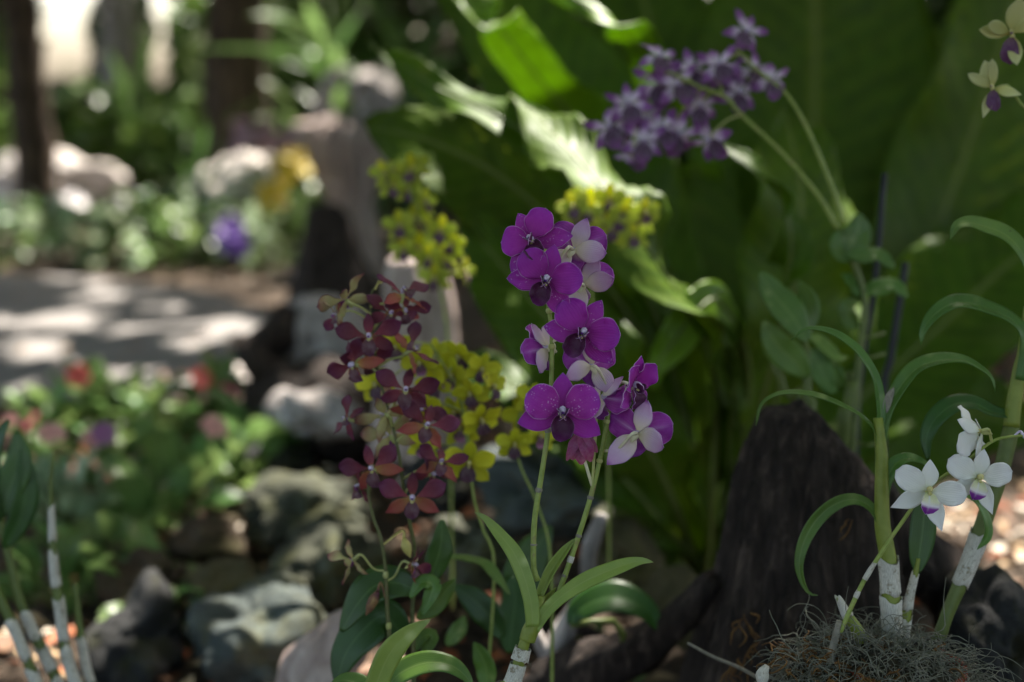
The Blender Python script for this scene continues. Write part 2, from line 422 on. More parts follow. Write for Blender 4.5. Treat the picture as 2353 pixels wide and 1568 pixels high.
# ------------------------------------------------------------------ petals and flowers
def petal_mesh(name, L, W, mats, p=1.25, q=.55, claw=.18, clawt=.2, b0=0, b1=.3, cup=.25, ruf=.0, rf=3, tipn=0, curl=0, twist=0, ns=10, nt_=14, thick=.0005, seed=0, notch=0):
    top = []; uv = []
    y = z = 0.0; st = L / (nt_ - 1)
    for i in range(nt_):
        t = i / (nt_ - 1)
        a = b0 + b1 * t + curl * max(0, t - .65) ** 2
        if i: y += st * math.cos(a); z += st * math.sin(a)
        hw = W / 2 * max(0, math.sin(math.pi * min(1, (.015 + .985 * t)) ** p)) ** q
        hw *= 1 + .06 * noise.noise(Vector((t * 3.5, seed * 2.3, .7)))
        cl = min(1, claw + (1 - claw) * min(1, t / clawt) ** 1.5)
        hw *= cl
        if tipn: hw *= 1 - tipn * max(0, (t - .55) / .45) ** 1.6
        tw = twist * t
        for j in range(ns + 1):
            s = j / ns * 2 - 1
            e = abs(s) ** 2.5
            r_ = ruf * e * (math.sin(rf * 6.283 * t + seed * 2.1 + (2 if s > 0 else 0)) + .7 * noise.noise(Vector((t * 5, s * 3 + seed, seed * 1.7))))
            x = s * hw * (1 + .05 * noise.noise(Vector((t * 4.5, (3 if s > 0 else -3) + seed, .2))) * abs(s)); zz = cup * s * s * hw + r_ * min(1, t * 3)
            n_ = 1 - notch * e * 0
            zz += W * (.028 * noise.noise(Vector((s * 1.7 + seed, t * 2.6, seed))) + .010 * noise.noise(Vector((s * 5, t * 6, seed + 9)))) - W * .012 * math.exp(-(s / .09) ** 2) * min(1, t * 4) * (1 - t)
            yy = y - notch * L * max(0, 1 - abs(s) * 3.0) * max(0, t - .8) * 2
            yy += L * .012 * noise.noise(Vector((s * 4, t * 4 + seed, seed * 3.1))) * (1 if t > .6 else 0)
            x2 = x * math.cos(tw) - zz * math.sin(tw); z2 = x * math.sin(tw) + zz * math.cos(tw)
            top.append(Vector((x2, yy, z + z2))); uv.append((j / ns, t))
    m = ns + 1; n = nt_ * m
    bot = [v - Vector((0, 0, thick)) for v in top]
    V = top + bot; UV = uv + uv
    F = []; mi = []
    for i in range(nt_ - 1):
        for j in range(ns):
            a, b, c, d = i * m + j, i * m + j + 1, (i + 1) * m + j + 1, (i + 1) * m + j
            F.append((a, b, c, d)); mi.append(0)
            F.append((a + n, d + n, c + n, b + n)); mi.append(1)
    loop = [j for j in range(m)] + [i * m + ns for i in range(1, nt_)] + [(nt_ - 1) * m + j for j in range(ns - 1, -1, -1)] + [i * m for i in range(nt_ - 2, 0, -1)]
    for k in range(len(loop)):
        a, b = loop[k], loop[(k + 1) % len(loop)]
        F.append((a, a + n, b + n, b)); mi.append(2 if len(mats) > 2 else 0)
    return mesh(name, V, F, mats, UV, mi)

def blob(c, r, n=8, m=6, k=0):
    V = []; F = []
    for i in range(m + 1):
        th = math.pi * i / m
        for j in range(n):
            a = 2 * math.pi * j / n
            V.append(Vector((c[0] + r[0] * math.sin(th) * math.cos(a), c[1] + r[1] * math.sin(th) * math.sin(a), c[2] + r[2] * math.cos(th))))
    for i in range(m):
        for j in range(n):
            F.append((i * n + j, i * n + (j + 1) % n, (i + 1) * n + (j + 1) % n, (i + 1) * n + j))
    return V, F
class Acc:
    def __init__(s): s.V = []; s.F = []; s.mi = []; s.uv = []
    def add(s, V, F, m=0, uv=None):
        o = len(s.V); s.V += list(V); s.F += [tuple(i + o for i in f) for f in F]; s.mi += [m] * len(F)
        s.uv += list(uv) if uv is not None else [(.5, .5)] * len(V)

class Kit:
    def __init__(s, **k): s.__dict__.update(k)
U = .001
def variants(fn, n=3): return [fn(i) for i in range(n)]
kit_p = Kit(  # broad purple flower
    petal=variants(lambda i: petal_mesh('petal', 30 * U, 28 * U, [M['pfs'] if i == 1 else M['pf'], M['pb'], M['rimw']], p=1.28, q=.52, claw=.3, clawt=.22, b0=.12, b1=-.25 + .12 * i, cup=.10, ruf=.0016, rf=2.2, seed=i + 1, ns=16, nt_=20, notch=.02), 3),
    dorsal=variants(lambda i: petal_mesh('sepal', 29 * U, 17 * U, [M['pfs'] if i == 0 else M['pf'], M['sb'], M['rimw']], p=1.0, q=.7, claw=.5, b0=.05, b1=.05, cup=.12, ruf=.0004, seed=i + 4, tipn=.25, ns=10, nt_=14), 2),
    lateral=variants(lambda i: petal_mesh('sepal', 35 * U, 20.5 * U, [M['pfs'] if i != 1 else M['pf'], M['sb'], M['rimw']], p=.95, q=.7, claw=.6, b0=.0, b1=-.1 - .2 * i, cup=.12, ruf=.0007, seed=i + 7, tipn=.25, ns=10, nt_=14), 3),
    lip=variants(lambda i: petal_mesh('lip', 23 * U, 18 * U, [M['lipf'], M['lipb'], M['rimw']], p=1.0, q=.55, claw=.8, b0=.65, b1=-1.2, cup=.75, ruf=.0013, rf=3, seed=i + 11, ns=12, nt_=14, notch=.05), 2),
    side=variants(lambda i: petal_mesh('lip_lobe', 12.5 * U, 12 * U, [M['lipf'], M['lipf'], M['rimw']], p=1.2, q=.55, claw=.7, b0=.2, b1=.7, cup=.2, ruf=.0004, seed=i + 15, ns=8, nt_=9), 2),
    spur=9 * U, col=(M['column'], M['anther'], M['throat'], M['pedw']), colr=3.1 * U, ang=(0, 65, 114), tilt=(-6, 2, -10), liptilt=4, pedr=1.25 * U)
kit_b = Kit(
    petal=variants(lambda i: petal_mesh('petal', 24 * U, 13 * U, [M['bf'], M['bb']], p=1.75, q=.75, claw=.45, clawt=.5, b0=.1, b1=-.3 + .3 * i, cup=.15, ruf=.0009, rf=1.6, twist=.5 * (i - 1), seed=i + 21, ns=7, nt_=10), 3),
    dorsal=variants(lambda i: petal_mesh('sepal', 20 * U, 7.5 * U, [M['bf'], M['bb']], p=1.0, q=.8, claw=.7, b0=-.1, b1=-.5, cup=.2, seed=i + 24, tipn=.3, ruf=.0006, ns=6, nt_=9), 2),
    lateral=variants(lambda i: petal_mesh('sepal', 22 * U, 9.5 * U, [M['bfo'] if i else M['bf'], M['bb']], p=.95, q=.8, claw=.7, b0=-.1, b1=-.5 + .3 * i, cup=.2, seed=i + 27, tipn=.3, ruf=.0008, twist=.3, ns=6, nt_=9), 3),
    lip=variants(lambda i: petal_mesh('lip', 15 * U, 10 * U, [M['blip'], M['lipb']], p=1.3, q=.6, claw=.7, b0=.9, b1=-1.6, cup=.6, ruf=.0008, seed=i + 31, ns=7, nt_=9), 2),
    spur=7 * U, col=(M['column'], M['anther'], M['throat'], M['pedg']), colr=1.9 * U, ang=(0, 68, 122), tilt=(-12, 0, -10), liptilt=10, pedr=.95 * U)
kit_y = Kit(
    petal=variants(lambda i: petal_mesh('petal', 21 * U, 15 * U, [M['yf'], M['yg']], p=1.3, q=.55, claw=.45, b0=.1, b1=-.1 + .3 * i, cup=.15, ruf=.0012, rf=2, twist=.3 * (i - 1), seed=i + 41, ns=6, nt_=8), 3),
    dorsal=variants(lambda i: petal_mesh('sepal', 19 * U, 11 * U, [M['yf'], M['yg']], p=1.1, q=.7, claw=.6, b0=.1, b1=.2, cup=.2, ruf=.0006, seed=i + 44, ns=6, nt_=8), 2),
    lateral=variants(lambda i: petal_mesh('sepal', 20 * U, 12 * U, [M['yf'], M['yg']], p=1.0, q=.7, claw=.6, b0=.1, b1=-.4 + .4 * i, cup=.2, ruf=.0006, seed=i + 47, ns=6, nt_=8), 2),
    lip=variants(lambda i: petal_mesh('lip', 15 * U, 13 * U, [M['ylip'] if i else M['ylipd'], M['ylipd']], p=1.3, q=.5, claw=.7, b0=.7, b1=-1.3, cup=.4, ruf=.0008, seed=i + 51, ns=6, nt_=8), 2),
    spur=6 * U, col=(M['throat'], M['throat'], M['throat'], M['pedg']), colr=1.9 * U, ang=(0, 64, 124), tilt=(4, 6, 0), liptilt=10, pedr=1.0 * U)
kit_g = Kit(**dict(kit_y.__dict__))
kit_g.petal = variants(lambda i: petal_mesh('petal', 21 * U, 14 * U, [M['yg'], M['yg']], p=1.3, q=.6, claw=.45, b0=.1, b1=-.1 + .3 * i, cup=.15, ruf=.0016, rf=2, twist=.4 * (i - 1), seed=i + 141, ns=6, nt_=8), 3)
kit_g.lateral = variants(lambda i: petal_mesh('sepal', 20 * U, 10 * U, [M['yg'], M['yg']], p=1.0, q=.7, claw=.6, b0=.1, b1=-.4 + .4 * i, cup=.2, ruf=.0006, seed=i + 147, ns=6, nt_=8), 2)
kit_g.lip = [kit_y.lip[0]]
kit_l = Kit(
    petal=variants(lambda i: petal_mesh('petal', 26 * U, 8.5 * U, [M['lf'], M['lf']], p=1.2, q=.7, claw=.5, b0=.2, b1=-1.1 + .5 * i, cup=.2, ruf=.001, twist=.9 * (i - 1), seed=i + 61, ns=6, nt_=9), 3),
    dorsal=variants(lambda i: petal_mesh('sepal', 22 * U, 9 * U, [M['lf'], M['lf']], p=1.0, q=.75, claw=.6, b0=0, b1=-.7 + .5 * i, cup=.2, tipn=.3, seed=i + 64, ns=6, nt_=9), 2),
    lateral=variants(lambda i: petal_mesh('sepal', 24 * U, 11 * U, [M['lf'], M['lf']], p=.95, q=.75, claw=.6, b0=.1, b1=-.9 + .5 * i, cup=.25, tipn=.3, twist=.4 * (i - 1), seed=i + 67, ns=6, nt_=9), 3),
    lip=variants(lambda i: petal_mesh('lip', 23 * U, 18 * U, [M['ll'], M['ll']], p=1.1, q=.5, claw=.8, b0=.25, b1=-.5, cup=.25, ruf=.001, seed=i + 71, ns=7, nt_=9), 2),
    spur=8 * U, col=(M['column'], M['anther'], M['lf'], M['pedg']), colr=1.9 * U, ang=(0, 55, 118), tilt=(-5, 5, -10), liptilt=12, pedr=1.0 * U)
kit_w = Kit(
    petal=variants(lambda i: petal_mesh('petal', 27 * U, 19 * U, [M['wf'], M['wf']], p=1.35, q=.5, claw=.3, clawt=.25, b0=.1, b1=-.2, cup=.08, ruf=.0012, rf=2.4, seed=i + 81, ns=12, nt_=14), 3),
    dorsal=variants(lambda i: petal_mesh('sepal', 22 * U, 13 * U, [M['wf'], M['wf']], p=1.0, q=.75, claw=.6, b0=.05, b1=-.1, cup=.15, tipn=.35, seed=i + 84, ns=8, nt_=12), 2),
    lateral=variants(lambda i: petal_mesh('sepal', 30 * U, 13.5 * U, [M['wf'], M['wf']], p=.85, q=.8, claw=.7, b0=.05, b1=-.1, cup=.15, tipn=.5, seed=i + 87, ns=8, nt_=12), 2),
    lip=variants(lambda i: petal_mesh('lip', 18 * U, 14 * U, [M['wl'], M['wf']], p=1.2, q=.5, claw=.8, b0=.7, b1=-1.3, cup=.5, ruf=.0012, rf=4, seed=i + 91, ns=10, nt_=12, notch=.12), 1),
    spur=8 * U, col=(M['throat'], M['throat'], M['throat'], M['pedg']), colr=2.2 * U, ang=(0, 72, 130), tilt=(0, 2, -4), liptilt=8, pedr=1.1 * U)
kit_c = Kit(
    petal=variants(lambda i: petal_mesh('petal', 24 * U, 9 * U, [M['cf'], M['cf']], p=1.1, q=.7, claw=.5, b0=.2, b1=.9 - .6 * i, cup=.2, seed=i + 101, ns=6, nt_=9), 2),
    dorsal=variants(lambda i: petal_mesh('sepal', 24 * U, 14 * U, [M['cf'], M['cf']], p=1.0, q=.7, claw=.6, b0=.1, b1=.2, cup=.2, tipn=.3, seed=i + 104, ns=6, nt_=9), 2),
    lateral=variants(lambda i: petal_mesh('sepal', 26 * U, 9 * U, [M['cf'], M['cf']], p=.95, q=.75, claw=.6, b0=.1, b1=.9 - .8 * i, cup=.25, tipn=.4, seed=i + 107, ns=6, nt_=9), 2),
    lip=variants(lambda i: petal_mesh('lip', 20 * U, 12 * U, [M['cl'], M['cl']], p=1.4, q=.5, claw=.5, b0=.4, b1=-.9, cup=.5, ruf=.001, seed=i + 111, ns=7, nt_=9), 1),
    spur=8 * U, col=(M['throat'], M['anther'], M['throat'], M['pedg']), colr=1.9 * U, ang=(0, 60, 125), tilt=(0, 10, -5), liptilt=0, pedr=1.1 * U)

fr = random.Random(3)
def flower(root, c, kit, face=(0, 0, 1), roll=0, s=1.0, stem=None, sag=.3, skip=(), v=None, over=None, opn=0, name='flower'):
    """c: centre; face: (across, up, out of the picture plane); roll: counter-clockwise lean of the upper sepal"""
    Zv = (RT * face[0] + UPV * face[1] - FW * face[2]).normalized()
    a = rad(90 + roll)
    Y = RT * math.cos(a) + UPV * math.sin(a)
    Y = Y - Zv * Y.dot(Zv)
    if Y.length < .05: Y = UPV - Zv * UPV.dot(Zv)
    Y.normalize(); X = Y.cross(Zv)
    rot = Matrix((X, Y, Zv)).transposed().to_4x4()
    Mw = Matrix.Translation(c) @ rot @ Matrix.Scale(s, 4)
    Mi = Mw.inverted()
    acc = Acc(); r = kit.colr
    # column: a hooded finger leaning forward, with its cap, and the pale throat below it
    acc.add(*blob((0, r * .55, r * 1.4), (r * .95, r * 1.15, r * 1.95)), m=0)
    acc.add(*blob((0, r * .15, r * 3.15), (r * .42, r * .40, r * .3)), m=1)
    acc.add(*blob((0, -r * .95, r * 2.2), (r * .72, r * .62, r * .6)), m=2)
    # back of the flower: short chin and the pedicel
    sp = [Vector((0, -.2 * r, 0)), Vector((0, -kit.spur * .45, -kit.spur * .55)), Vector((0, -kit.spur * .8, -kit.spur * .75))]
    V, F, uv = tube_geo(sp, [r * 1.0, r * .95, r * .35], 8, 6); acc.add(V, F, 3, uv)
    if stem is not None:
        q = Mi @ stem
        b = Vector((0, 0, -r * .5)); out = Vector((0, .15, -1)).normalized()
        dlen = (q - b).length
        m1 = b + out * dlen * .35
        mid = m1.lerp(q, .5) + (Mi.to_3x3() @ Vector((0, 0, 1))).normalized() * dlen * sag * .3
        V, F, uv = tube_geo([b, m1, mid, q], [kit.pedr * 1.5, kit.pedr * 1.1, kit.pedr, kit.pedr * 1.1], 7, 14); acc.add(V, F, 3, uv)
    me = mesh(name, acc.V, acc.F, list(kit.col), acc.uv, acc.mi)
    f = put(name, me, root, Matrix.Translation(-wloc(root)) @ Mw)
    def piece(nm, ms, ang, tilt, k):
        mm = Matrix.Rotation(rad(ang), 4, 'Z') @ Matrix.Rotation(rad(tilt + opn), 4, 'X')
        jit = Matrix.Rotation(rad(fr.uniform(-5, 5)), 4, 'Z') @ Matrix.Rotation(rad(fr.uniform(-6, 6)), 4, 'Y')
        lift = Matrix.Translation((0, r * .35, k))
        put(nm, ms[(v if v is not None else fr.randrange(99)) % len(ms)], f, Matrix.Rotation(0, 4, 'Z') @ mm @ lift @ jit)
    A, T = kit.ang, kit.tilt
    ov = over or {}
    def g(k, a_, t_):
        return ov.get(k, (a_, t_))
    if 'd' not in skip: piece('sepal', kit.dorsal, *g('d', 0, T[0]), -.0004)
    if 'l' not in skip: piece('sepal', kit.lateral, *g('l', A[2], T[2]), -.0008)
    if 'r' not in skip: piece('sepal', kit.lateral, *g('r', -A[2], T[2]), -.0012)
    if 'pl' not in skip: piece('petal', kit.petal, *g('pl', A[1], T[1]), .0006)
    if 'pr' not in skip: piece('petal', kit.petal, *g('pr', -A[1], T[1]), .0010)
    if 'lip' not in skip: piece('lip', kit.lip, 180, kit.liptilt - opn, .0015)
    if hasattr(kit, 'side') and 'lip' not in skip:
        for sg in (-1, 1):
            m_ = Matrix.Rotation(rad(sg * 128), 4, 'Z') @ Matrix.Rotation(rad(46), 4, 'X')
            put('lip_lobe', kit.side[(sg + 1) // 2], f, m_ @ Matrix.Translation((0, r * .5, .002)))
    return f

def on(pts, t):
    s = spline(pts, 101); return s[int(t * 100)]

def cane(name, root, pts, r, green, segs, old=False, ns=10):
    """a jointed cane; segs: (start, end) fractions still wrapped in papery sheath"""
    tube(name, pts, r, M[green], root, ns, 26, .05)
    rr = r if isinstance(r, (list, tuple)) else [r, r]
    for a, b in segs:
        q = [on(pts, a + (b - a) * k / 5) for k in range(6)]
        def rat(t):
            x = t * (len(rr) - 1); k = min(int(x), len(rr) - 2); return rr[k] + (rr[k + 1] - rr[k]) * (x - k)
        V, F, uv = tube_geo(q, [rat(a) * 1.14 + .0003, rat((a + b) / 2) * 1.10 + .0003, rat(b) * 1.2 + .0004], 14, 12, False, .03)
        # torn upper rim
        n = len(V)
        ax = (q[-1] - q[-2]).normalized(); axb = (q[0] - q[1]).normalized()
        for k in range(14):
            V[n - 14 + k] = V[n - 14 + k] + ax * (r_cane.uniform(-.0014, .002) + .003 * math.sin(k * .9 + a * 30))
            V[k] = V[k] + axb * (r_cane.uniform(-.0012, .0012) + .0016 * math.sin(k * 1.3 + b * 20))
        o = world_obj('sheath', V, F, [M['sheath']], root, uv)
        md = o.modifiers.new('thick', 'SOLIDIFY'); md.thickness = .0003
r_cane = random.Random(5)
def ground_under(p): return Vector((p.x, p.y, 0))

# ================================================================== SETTING
def sheet(name, pts, z, mat, kind='structure'):
    return props(world_obj(name, [(x, y, z) for x, y in pts], [tuple(range(len(pts)))], [mat], smooth=False), kind=kind)
def ground_mat():
    s = NT('garden_soil')
    p = s.n('ShaderNodeNewGeometry').outputs['Position']
    col = s.ramp(s.noise(3, 6, .6, p), [(.3, C('3a2f26')), (.5, C('54463a')), (.68, C('74665a'))])
    col = s.mix(s.ramp(s.noise(38, 5, .7, p), [(.45, (0, 0, 0)), (.62, (.6, .6, .6))]), col, C('8a7868'))
    col = s.mix(s.ramp(s.noise(90, 4, .7, p), [(.5, (0, 0, 0)), (.62, (.7, .7, .7))]), col, C('33281f'))
    s.bump(s.noise(60, 8, .7, p), 1, .03)
    return s.finish(col, .9, 0, .2)
def path_mat():
    s = NT('path_concrete')
    p = s.n('ShaderNodeNewGeometry').outputs['Position']
    col = s.ramp(s.noise(2.2, 6, .6, p), [(.3, C('76716e')), (.7, C('908b88'))])
    col = s.mix(s.ramp(s.noise(26, 6, .7, p), [(.5, (0, 0, 0)), (.7, (.6, .6, .6))]), col, C('6c6763'))
    s.bump(s.noise(120, 5, .7, p), .5, .004)
    return s.finish(col, .85, 0, .25)
# a gently uneven ground sheet near, running flat to the horizon
def ground():
    xs = np.concatenate([[-300, -80, -25], np.linspace(-9, 9, 73), [25, 80, 300]])
    ys = np.concatenate([[-300, -60, -12], np.linspace(-2, 20, 89), [40, 100, 400]])
    V = []; F = []
    for y in ys:
        for x in xs:
            z = 0
            if -9 < x < 9 and -2 < y < 20:
                z = .03 * noise.noise(Vector((x * .9, y * .9, 1))) + .012 * noise.noise(Vector((x * 4, y * 4, 2)))
                e = min(1, (9 - abs(x)) / 2, (y + 2) / 2, (20 - y) / 2); z *= e
                # the path bed is level
                if x < .9 and 3.0 < y < 5.9: z = min(z, -.004) * .1
            V.append((x, y, z))
    m = len(xs)
    for j in range(len(ys) - 1):
        for i in range(m - 1):
            F.append((j * m + i, j * m + i + 1, (j + 1) * m + i + 1, (j + 1) * m + i))
    props(world_obj('ground', V, F, [ground_mat()]), kind='structure')
ground()
edge_far = [G(-700, 628), G(-300, 632), G(0, 640), G(240, 655), G(420, 672), G(560, 710), G(680, 760)]
edge_near = [G(760, 905), G(600, 900), G(420, 905), G(250, 925), G(60, 950), G(-250, 960), G(-700, 965)]
ef = spline(edge_far, 30); en = spline(edge_near, 30)
pp = ef + en
Vp = [(p.x, p.y, .022) for p in pp] + [(p.x, p.y, -.05) for p in pp]
nP = len(pp)
Fp = [tuple(range(nP))[::-1]] + [(i, (i + 1) % nP, (i + 1) % nP + nP, i + nP) for i in range(nP)]
props(world_obj('path', Vp, Fp, [path_mat()], smooth=False), kind='structure')

# fallen leaves and twigs on the soil
def litter():
    rl = random.Random(12); V = []; F = []; mi = []
    for k in range(9000):
        u = rl.random()
        if u < .55: x, y = rl.uniform(-1.6, 1.8), rl.uniform(1.6, 4.2)
        else: x, y = rl.uniform(-6, 5), rl.uniform(1.6, 11)
        onp = (x < -.55 and 3.35 < y < 5.3)
        if onp and rl.random() < .93: continue
        z = .04 * noise.noise(Vector((x * .9, y * .9, 1))) + .012
        if onp: z = .028
        L = rl.uniform(.018, .055); W = L * rl.uniform(.3, .6); a = rl.uniform(0, 6.28)
        d = Vector((math.cos(a), math.sin(a), rl.uniform(-.25, .35))); n = Vector((-math.sin(a), math.cos(a), rl.uniform(-.4, .4)))
        c = Vector((x, y, z + rl.uniform(0, .01))); o = len(V); h = Vector((0, 0, L * rl.uniform(.05, .3)))
        V += [c - d * L / 2, c + n * W / 2 + h, c + d * L / 2, c - n * W / 2 + h, c]
        F += [(o, o + 4, o + 1), (o + 1, o + 4, o + 2), (o + 2, o + 4, o + 3), (o + 3, o + 4, o)]
        mi += [rl.choice((0, 0, 1, 1, 2, 3))] * 4
    ms = [plain('dry_leaf_' + n, a, b, 30, .7, .1, 0) for n, a, b in (('tan', 'a88a68', 'c4a884'), ('brown', '6a4a34', '86644a'), ('pale', 'c8b8a4', 'd8ccbc'), ('rust', '8a4a2c', 'a46038'))]
    props(world_obj('fallen_leaves', V, F, ms, mi=mi), 'dry tan and brown fallen leaves scattered over the soil beds', 'fallen leaves', kind='stuff')
litter()

# ------------------------------------------------------------------ rocks
def rock(px, py, d, wpx, hpx, deep, mat, label, seed, lift=0, rough=.42, sub=5, tilt=0, group=None, name='rock'):
    import bmesh
    c = P(px, py, d); k = KP * d
    W, H, D = wpx * k / 2, hpx * k / 2, deep
    bm = bmesh.new(); bmesh.ops.create_icosphere(bm, subdivisions=sub, radius=1)
    off = Vector((seed * 3.7, seed * 1.3, seed))
    for v in bm.verts:
        n = v.co.copy()
        a = noise.noise(n * 1.1 + off) * 1.2 + noise.noise(n * 2.6 + off) * .55 + noise.noise(n * 6 + off) * .2 + noise.noise(n * 14 + off) * .09
        # flatten into facets
        f = abs(noise.noise(n * 1.7 + off * 2)) * .4
        v.co = n * (1 + rough * a - f * rough)
        v.co = Vector((v.co.x * W, v.co.y * D, v.co.z * H))
        v.co.rotate(Matrix.Rotation(rad(tilt), 3, 'Y'))
    me = bpy.data.meshes.new(name); bm.to_mesh(me); bm.free(); me.materials.append(mat)
    me.polygons.foreach_set('use_smooth', [True] * len(me.polygons))
    o = put(name, me); o.location = c
    return props(o, label, 'rock', group)
RM = dict(
    grey=rock_mat('rock_blue_grey', '3a4040', '565e5a', '4c4c38', '626a62'),
    dark=rock_mat('rock_dark', '242425', '3a3a3a', '34341f'),
    moss=rock_mat('rock_mossy', '34352d', '50523f', '484828', '62665a'),
    tan=rock_mat('rock_tan', '44402c', '5e583e', '46441f'),
    pale=rock_mat('rock_pale', 'c2b6ae', 'dcd2cc', None, 'f0eae6'),
    pinkg=rock_mat('rock_pale_grey', 'a8a4a8', 'c8c2c4', None, 'e2dcda'),
    brown=rock_mat('rock_brown', '362c22', '544636', '444024'))
rocks = [
 (600, 1470, 1.86, 300, 260, .12, 'grey', 'large blue grey rock with pale lichen, lowest in the rock pile'),
 (330, 1475, 1.9, 230, 220, .10, 'dark', 'dark smooth rock between the banded canes and the blue grey rock'),
 (520, 1345, 2.05, 190, 90, .08, 'tan', 'small tan rock wedged on top of the large blue grey rock'),
 (760, 1300, 2.05, 240, 200, .10, 'moss', 'grey mossy rock under the hanging burgundy flowers'),
 (700, 1180, 2.35, 300, 150, .12, 'moss', 'broad moss flecked rock below the hollow log'),
 (470, 1250, 2.25, 170, 110, .09, 'brown', 'brown rock beside the bedding plants with two sunlit flecks'),
 (330, 1330, 2.1, 170, 110, .09, 'brown', 'low brown rock behind the dark smooth rock'),
 (600, 1085, 2.75, 240, 110, .12, 'dark', 'dark rock in the shade under the hollow log'),
 (1240, 1130, 2.0, 300, 170, .12, 'grey', 'wide grey rock seen between the two purple flower stems'),
 (1010, 1110, 2.15, 170, 150, .10, 'dark', 'dark rock behind the yellow orchid stems'),
 (1430, 1290, 1.92, 190, 180, .10, 'tan', 'flat olive tan rock behind the spreading right leaf of the purple orchid'),
 (1560, 1400, 1.8, 200, 160, .09, 'tan', 'tan rock leaning against the foot of the dark stump'),
 (1330, 1180, 2.1, 150, 120, .09, 'moss', 'mossy rock below the wide grey rock'),
 (1090, 1270, 1.95, 170, 140, .1, 'moss', 'mossy rock behind the pale arching leaf'),
 (1560, 1230, 2.3, 160, 110, .09, 'brown', 'brown rock by the small seedling beside the stump'),
 (2270, 1465, 1.42, 170, 250, .07, 'dark', 'rounded black rock beside the moss covered pot'),
 (110, 440, 8.0, 310, 190, .30, 'pale', 'big pale boulder beyond the path, at the foot of the dark trees'),
 (165, 480, 7.4, 90, 70, .15, 'pinkg', 'small whitish rock in front of the big pale boulder'),
 (556, 425, 6.6, 190, 150, .26, 'pale', 'round sunlit white boulder beside the yellow flower spray'),
 (350, 470, 7.6, 220, 50, .2, 'pinkg', 'low flat grey rock between the two boulders'),
 (15, 350, 9.5, 110, 70, .3, 'pinkg', 'blue grey boulder standing behind the big pale boulder'),
 (537, 862, 3.6, 90, 42, .07, 'pale', 'bright white stone at the edge of the path by the pink flowers'),
 (705, 955, 2.75, 120, 62, .08, 'pinkg', 'grey stone lying at the foot of the hollow log'),
]
for i, (px, py, d, wp, hp, dp, m, lb) in enumerate(rocks):
    rock(px, py, d, wp, hp, dp, RM[m], lb, i + 1)

# ------------------------------------------------------------------ dead wood
def loft(name, rows, mat, parent=None, ns=40, ridge=.10, seed=0, rf=7, depth=.8, cap=True, small=.02, cut=None):
    """rows: (left, right, y, distance) outlines of a solid trunk, top to bottom"""
    n = 44 if ns < 90 else 90; V = []; F = []; UV = []
    for i in range(n):
        q = i / (n - 1) * (len(rows) - 1); k = min(int(q), len(rows) - 2); f = q - k
        a, b = rows[k], rows[k + 1]
        l, r_, y, d = [a[j] + (b[j] - a[j]) * f for j in range(4)]
        cc = P((l + r_) / 2, y, d); rr = (r_ - l) * KP * d / 2
        if i == 0: pass
        for j in range(ns):
            an = 2 * math.pi * j / ns
            dx, dy = math.cos(an), math.sin(an)
            g = 1 + ridge * noise.noise(Vector((dx * rf * .35, dy * rf * .35, cc.z * 1.3 + seed))) * 1.6 + ridge * .8 * noise.noise(Vector((dx * rf, dy * rf, cc.z * 3 + seed))) + small * noise.noise(Vector((dx * 18, dy * 18, cc.z * 12 + seed)))
            V.append(cc + Vector((dx * rr * g, dy * rr * depth * g, 0)) + Vector((0, 0, small * rr * 2 * noise.noise(Vector((dx * 3, dy * 3, i * .7))))))
            UV.append((j / ns, i / n))
    for i in range(n - 1):
        for j in range(ns):
            F.append((i * ns + j, (i + 1) * ns + j, (i + 1) * ns + (j + 1) % ns, i * ns + (j + 1) % ns))
    if cut:
        (xa, ya, da), (xb, yb, db) = cut
        A_, B_ = P(xa, ya, da), P(xb, yb, db); sl_ = (B_.z - A_.z) / (B_.x - A_.x)
        for v in V:
            zc = A_.z + (v.x - A_.x) * (sl_ if v.x > A_.x else sl_ * -.12) + .006 * noise.noise(v * 60) + .008 * noise.noise(v * 22) - .15 * (v.y - A_.y) * 0
            if v.z > zc: v.z = zc
    # rough hollowed top
    o = len(V); c0 = sum((V[j] for j in range(ns)), Vector()) / ns
    V.append(c0 + Vector((0, 0, .004))); UV.append((.5, 0))
    for j in range(ns): F.append((o, j, (j + 1) % ns))
    F.append(tuple(range((n - 1) * ns, n * ns)))
    return world_obj(name, V, F, [mat], parent, UV)
bark_dark = bark_mat('bark_dark_charred', '1a1513', '352c27', '5c4e46', 6, 14, .02)
bark_grey = bark_mat('wood_weathered_grey', '5c5654', 'a09894', 'd0c8c4', 6, 8, .01)
bark_pale = bark_mat('wood_bleached_pink', '94807a', 'bca8a0', 'd8c8c0', 5, 9, .02)
bark_brown = bark_mat('bark_brown', '2c241c', '4a3c30', '6c5c4c', 5, 8, .015)
t = thing('tree_stump', 'tall charred dark stump with a slanted top behind the white orchid', 'stump', ground_under(P(1900, 1568, 1.45)))
loft('trunk', [(1775, 1960, 900, 1.46), (1752, 1985, 965, 1.46), (1722, 2005, 1040, 1.46), (1700, 2018, 1110, 1.46), (1688, 2028, 1180, 1.46), (1668, 2045, 1290, 1.46), (1638, 2075, 1420, 1.46), (1596, 2130, 1568, 1.46), (1560, 2180, 1780, 1.46), (1530, 2230, 2060, 1.46)], bark_dark, t, 110, .13, 3, 11, small=.05, cut=((1880, 962, 1.42), (2010, 1105, 1.42)))
tube('root', path(None, [(1990, 1130, 1.5), (2080, 1270, 1.5), (2170, 1350, 1.52), (2240, 1450, 1.56), (2300, 1580, 1.6), (2330, 1800, 1.6)], 1.5), [.03, .035, .034, .036, .04], bark_dark, t, 14, 26, .5)
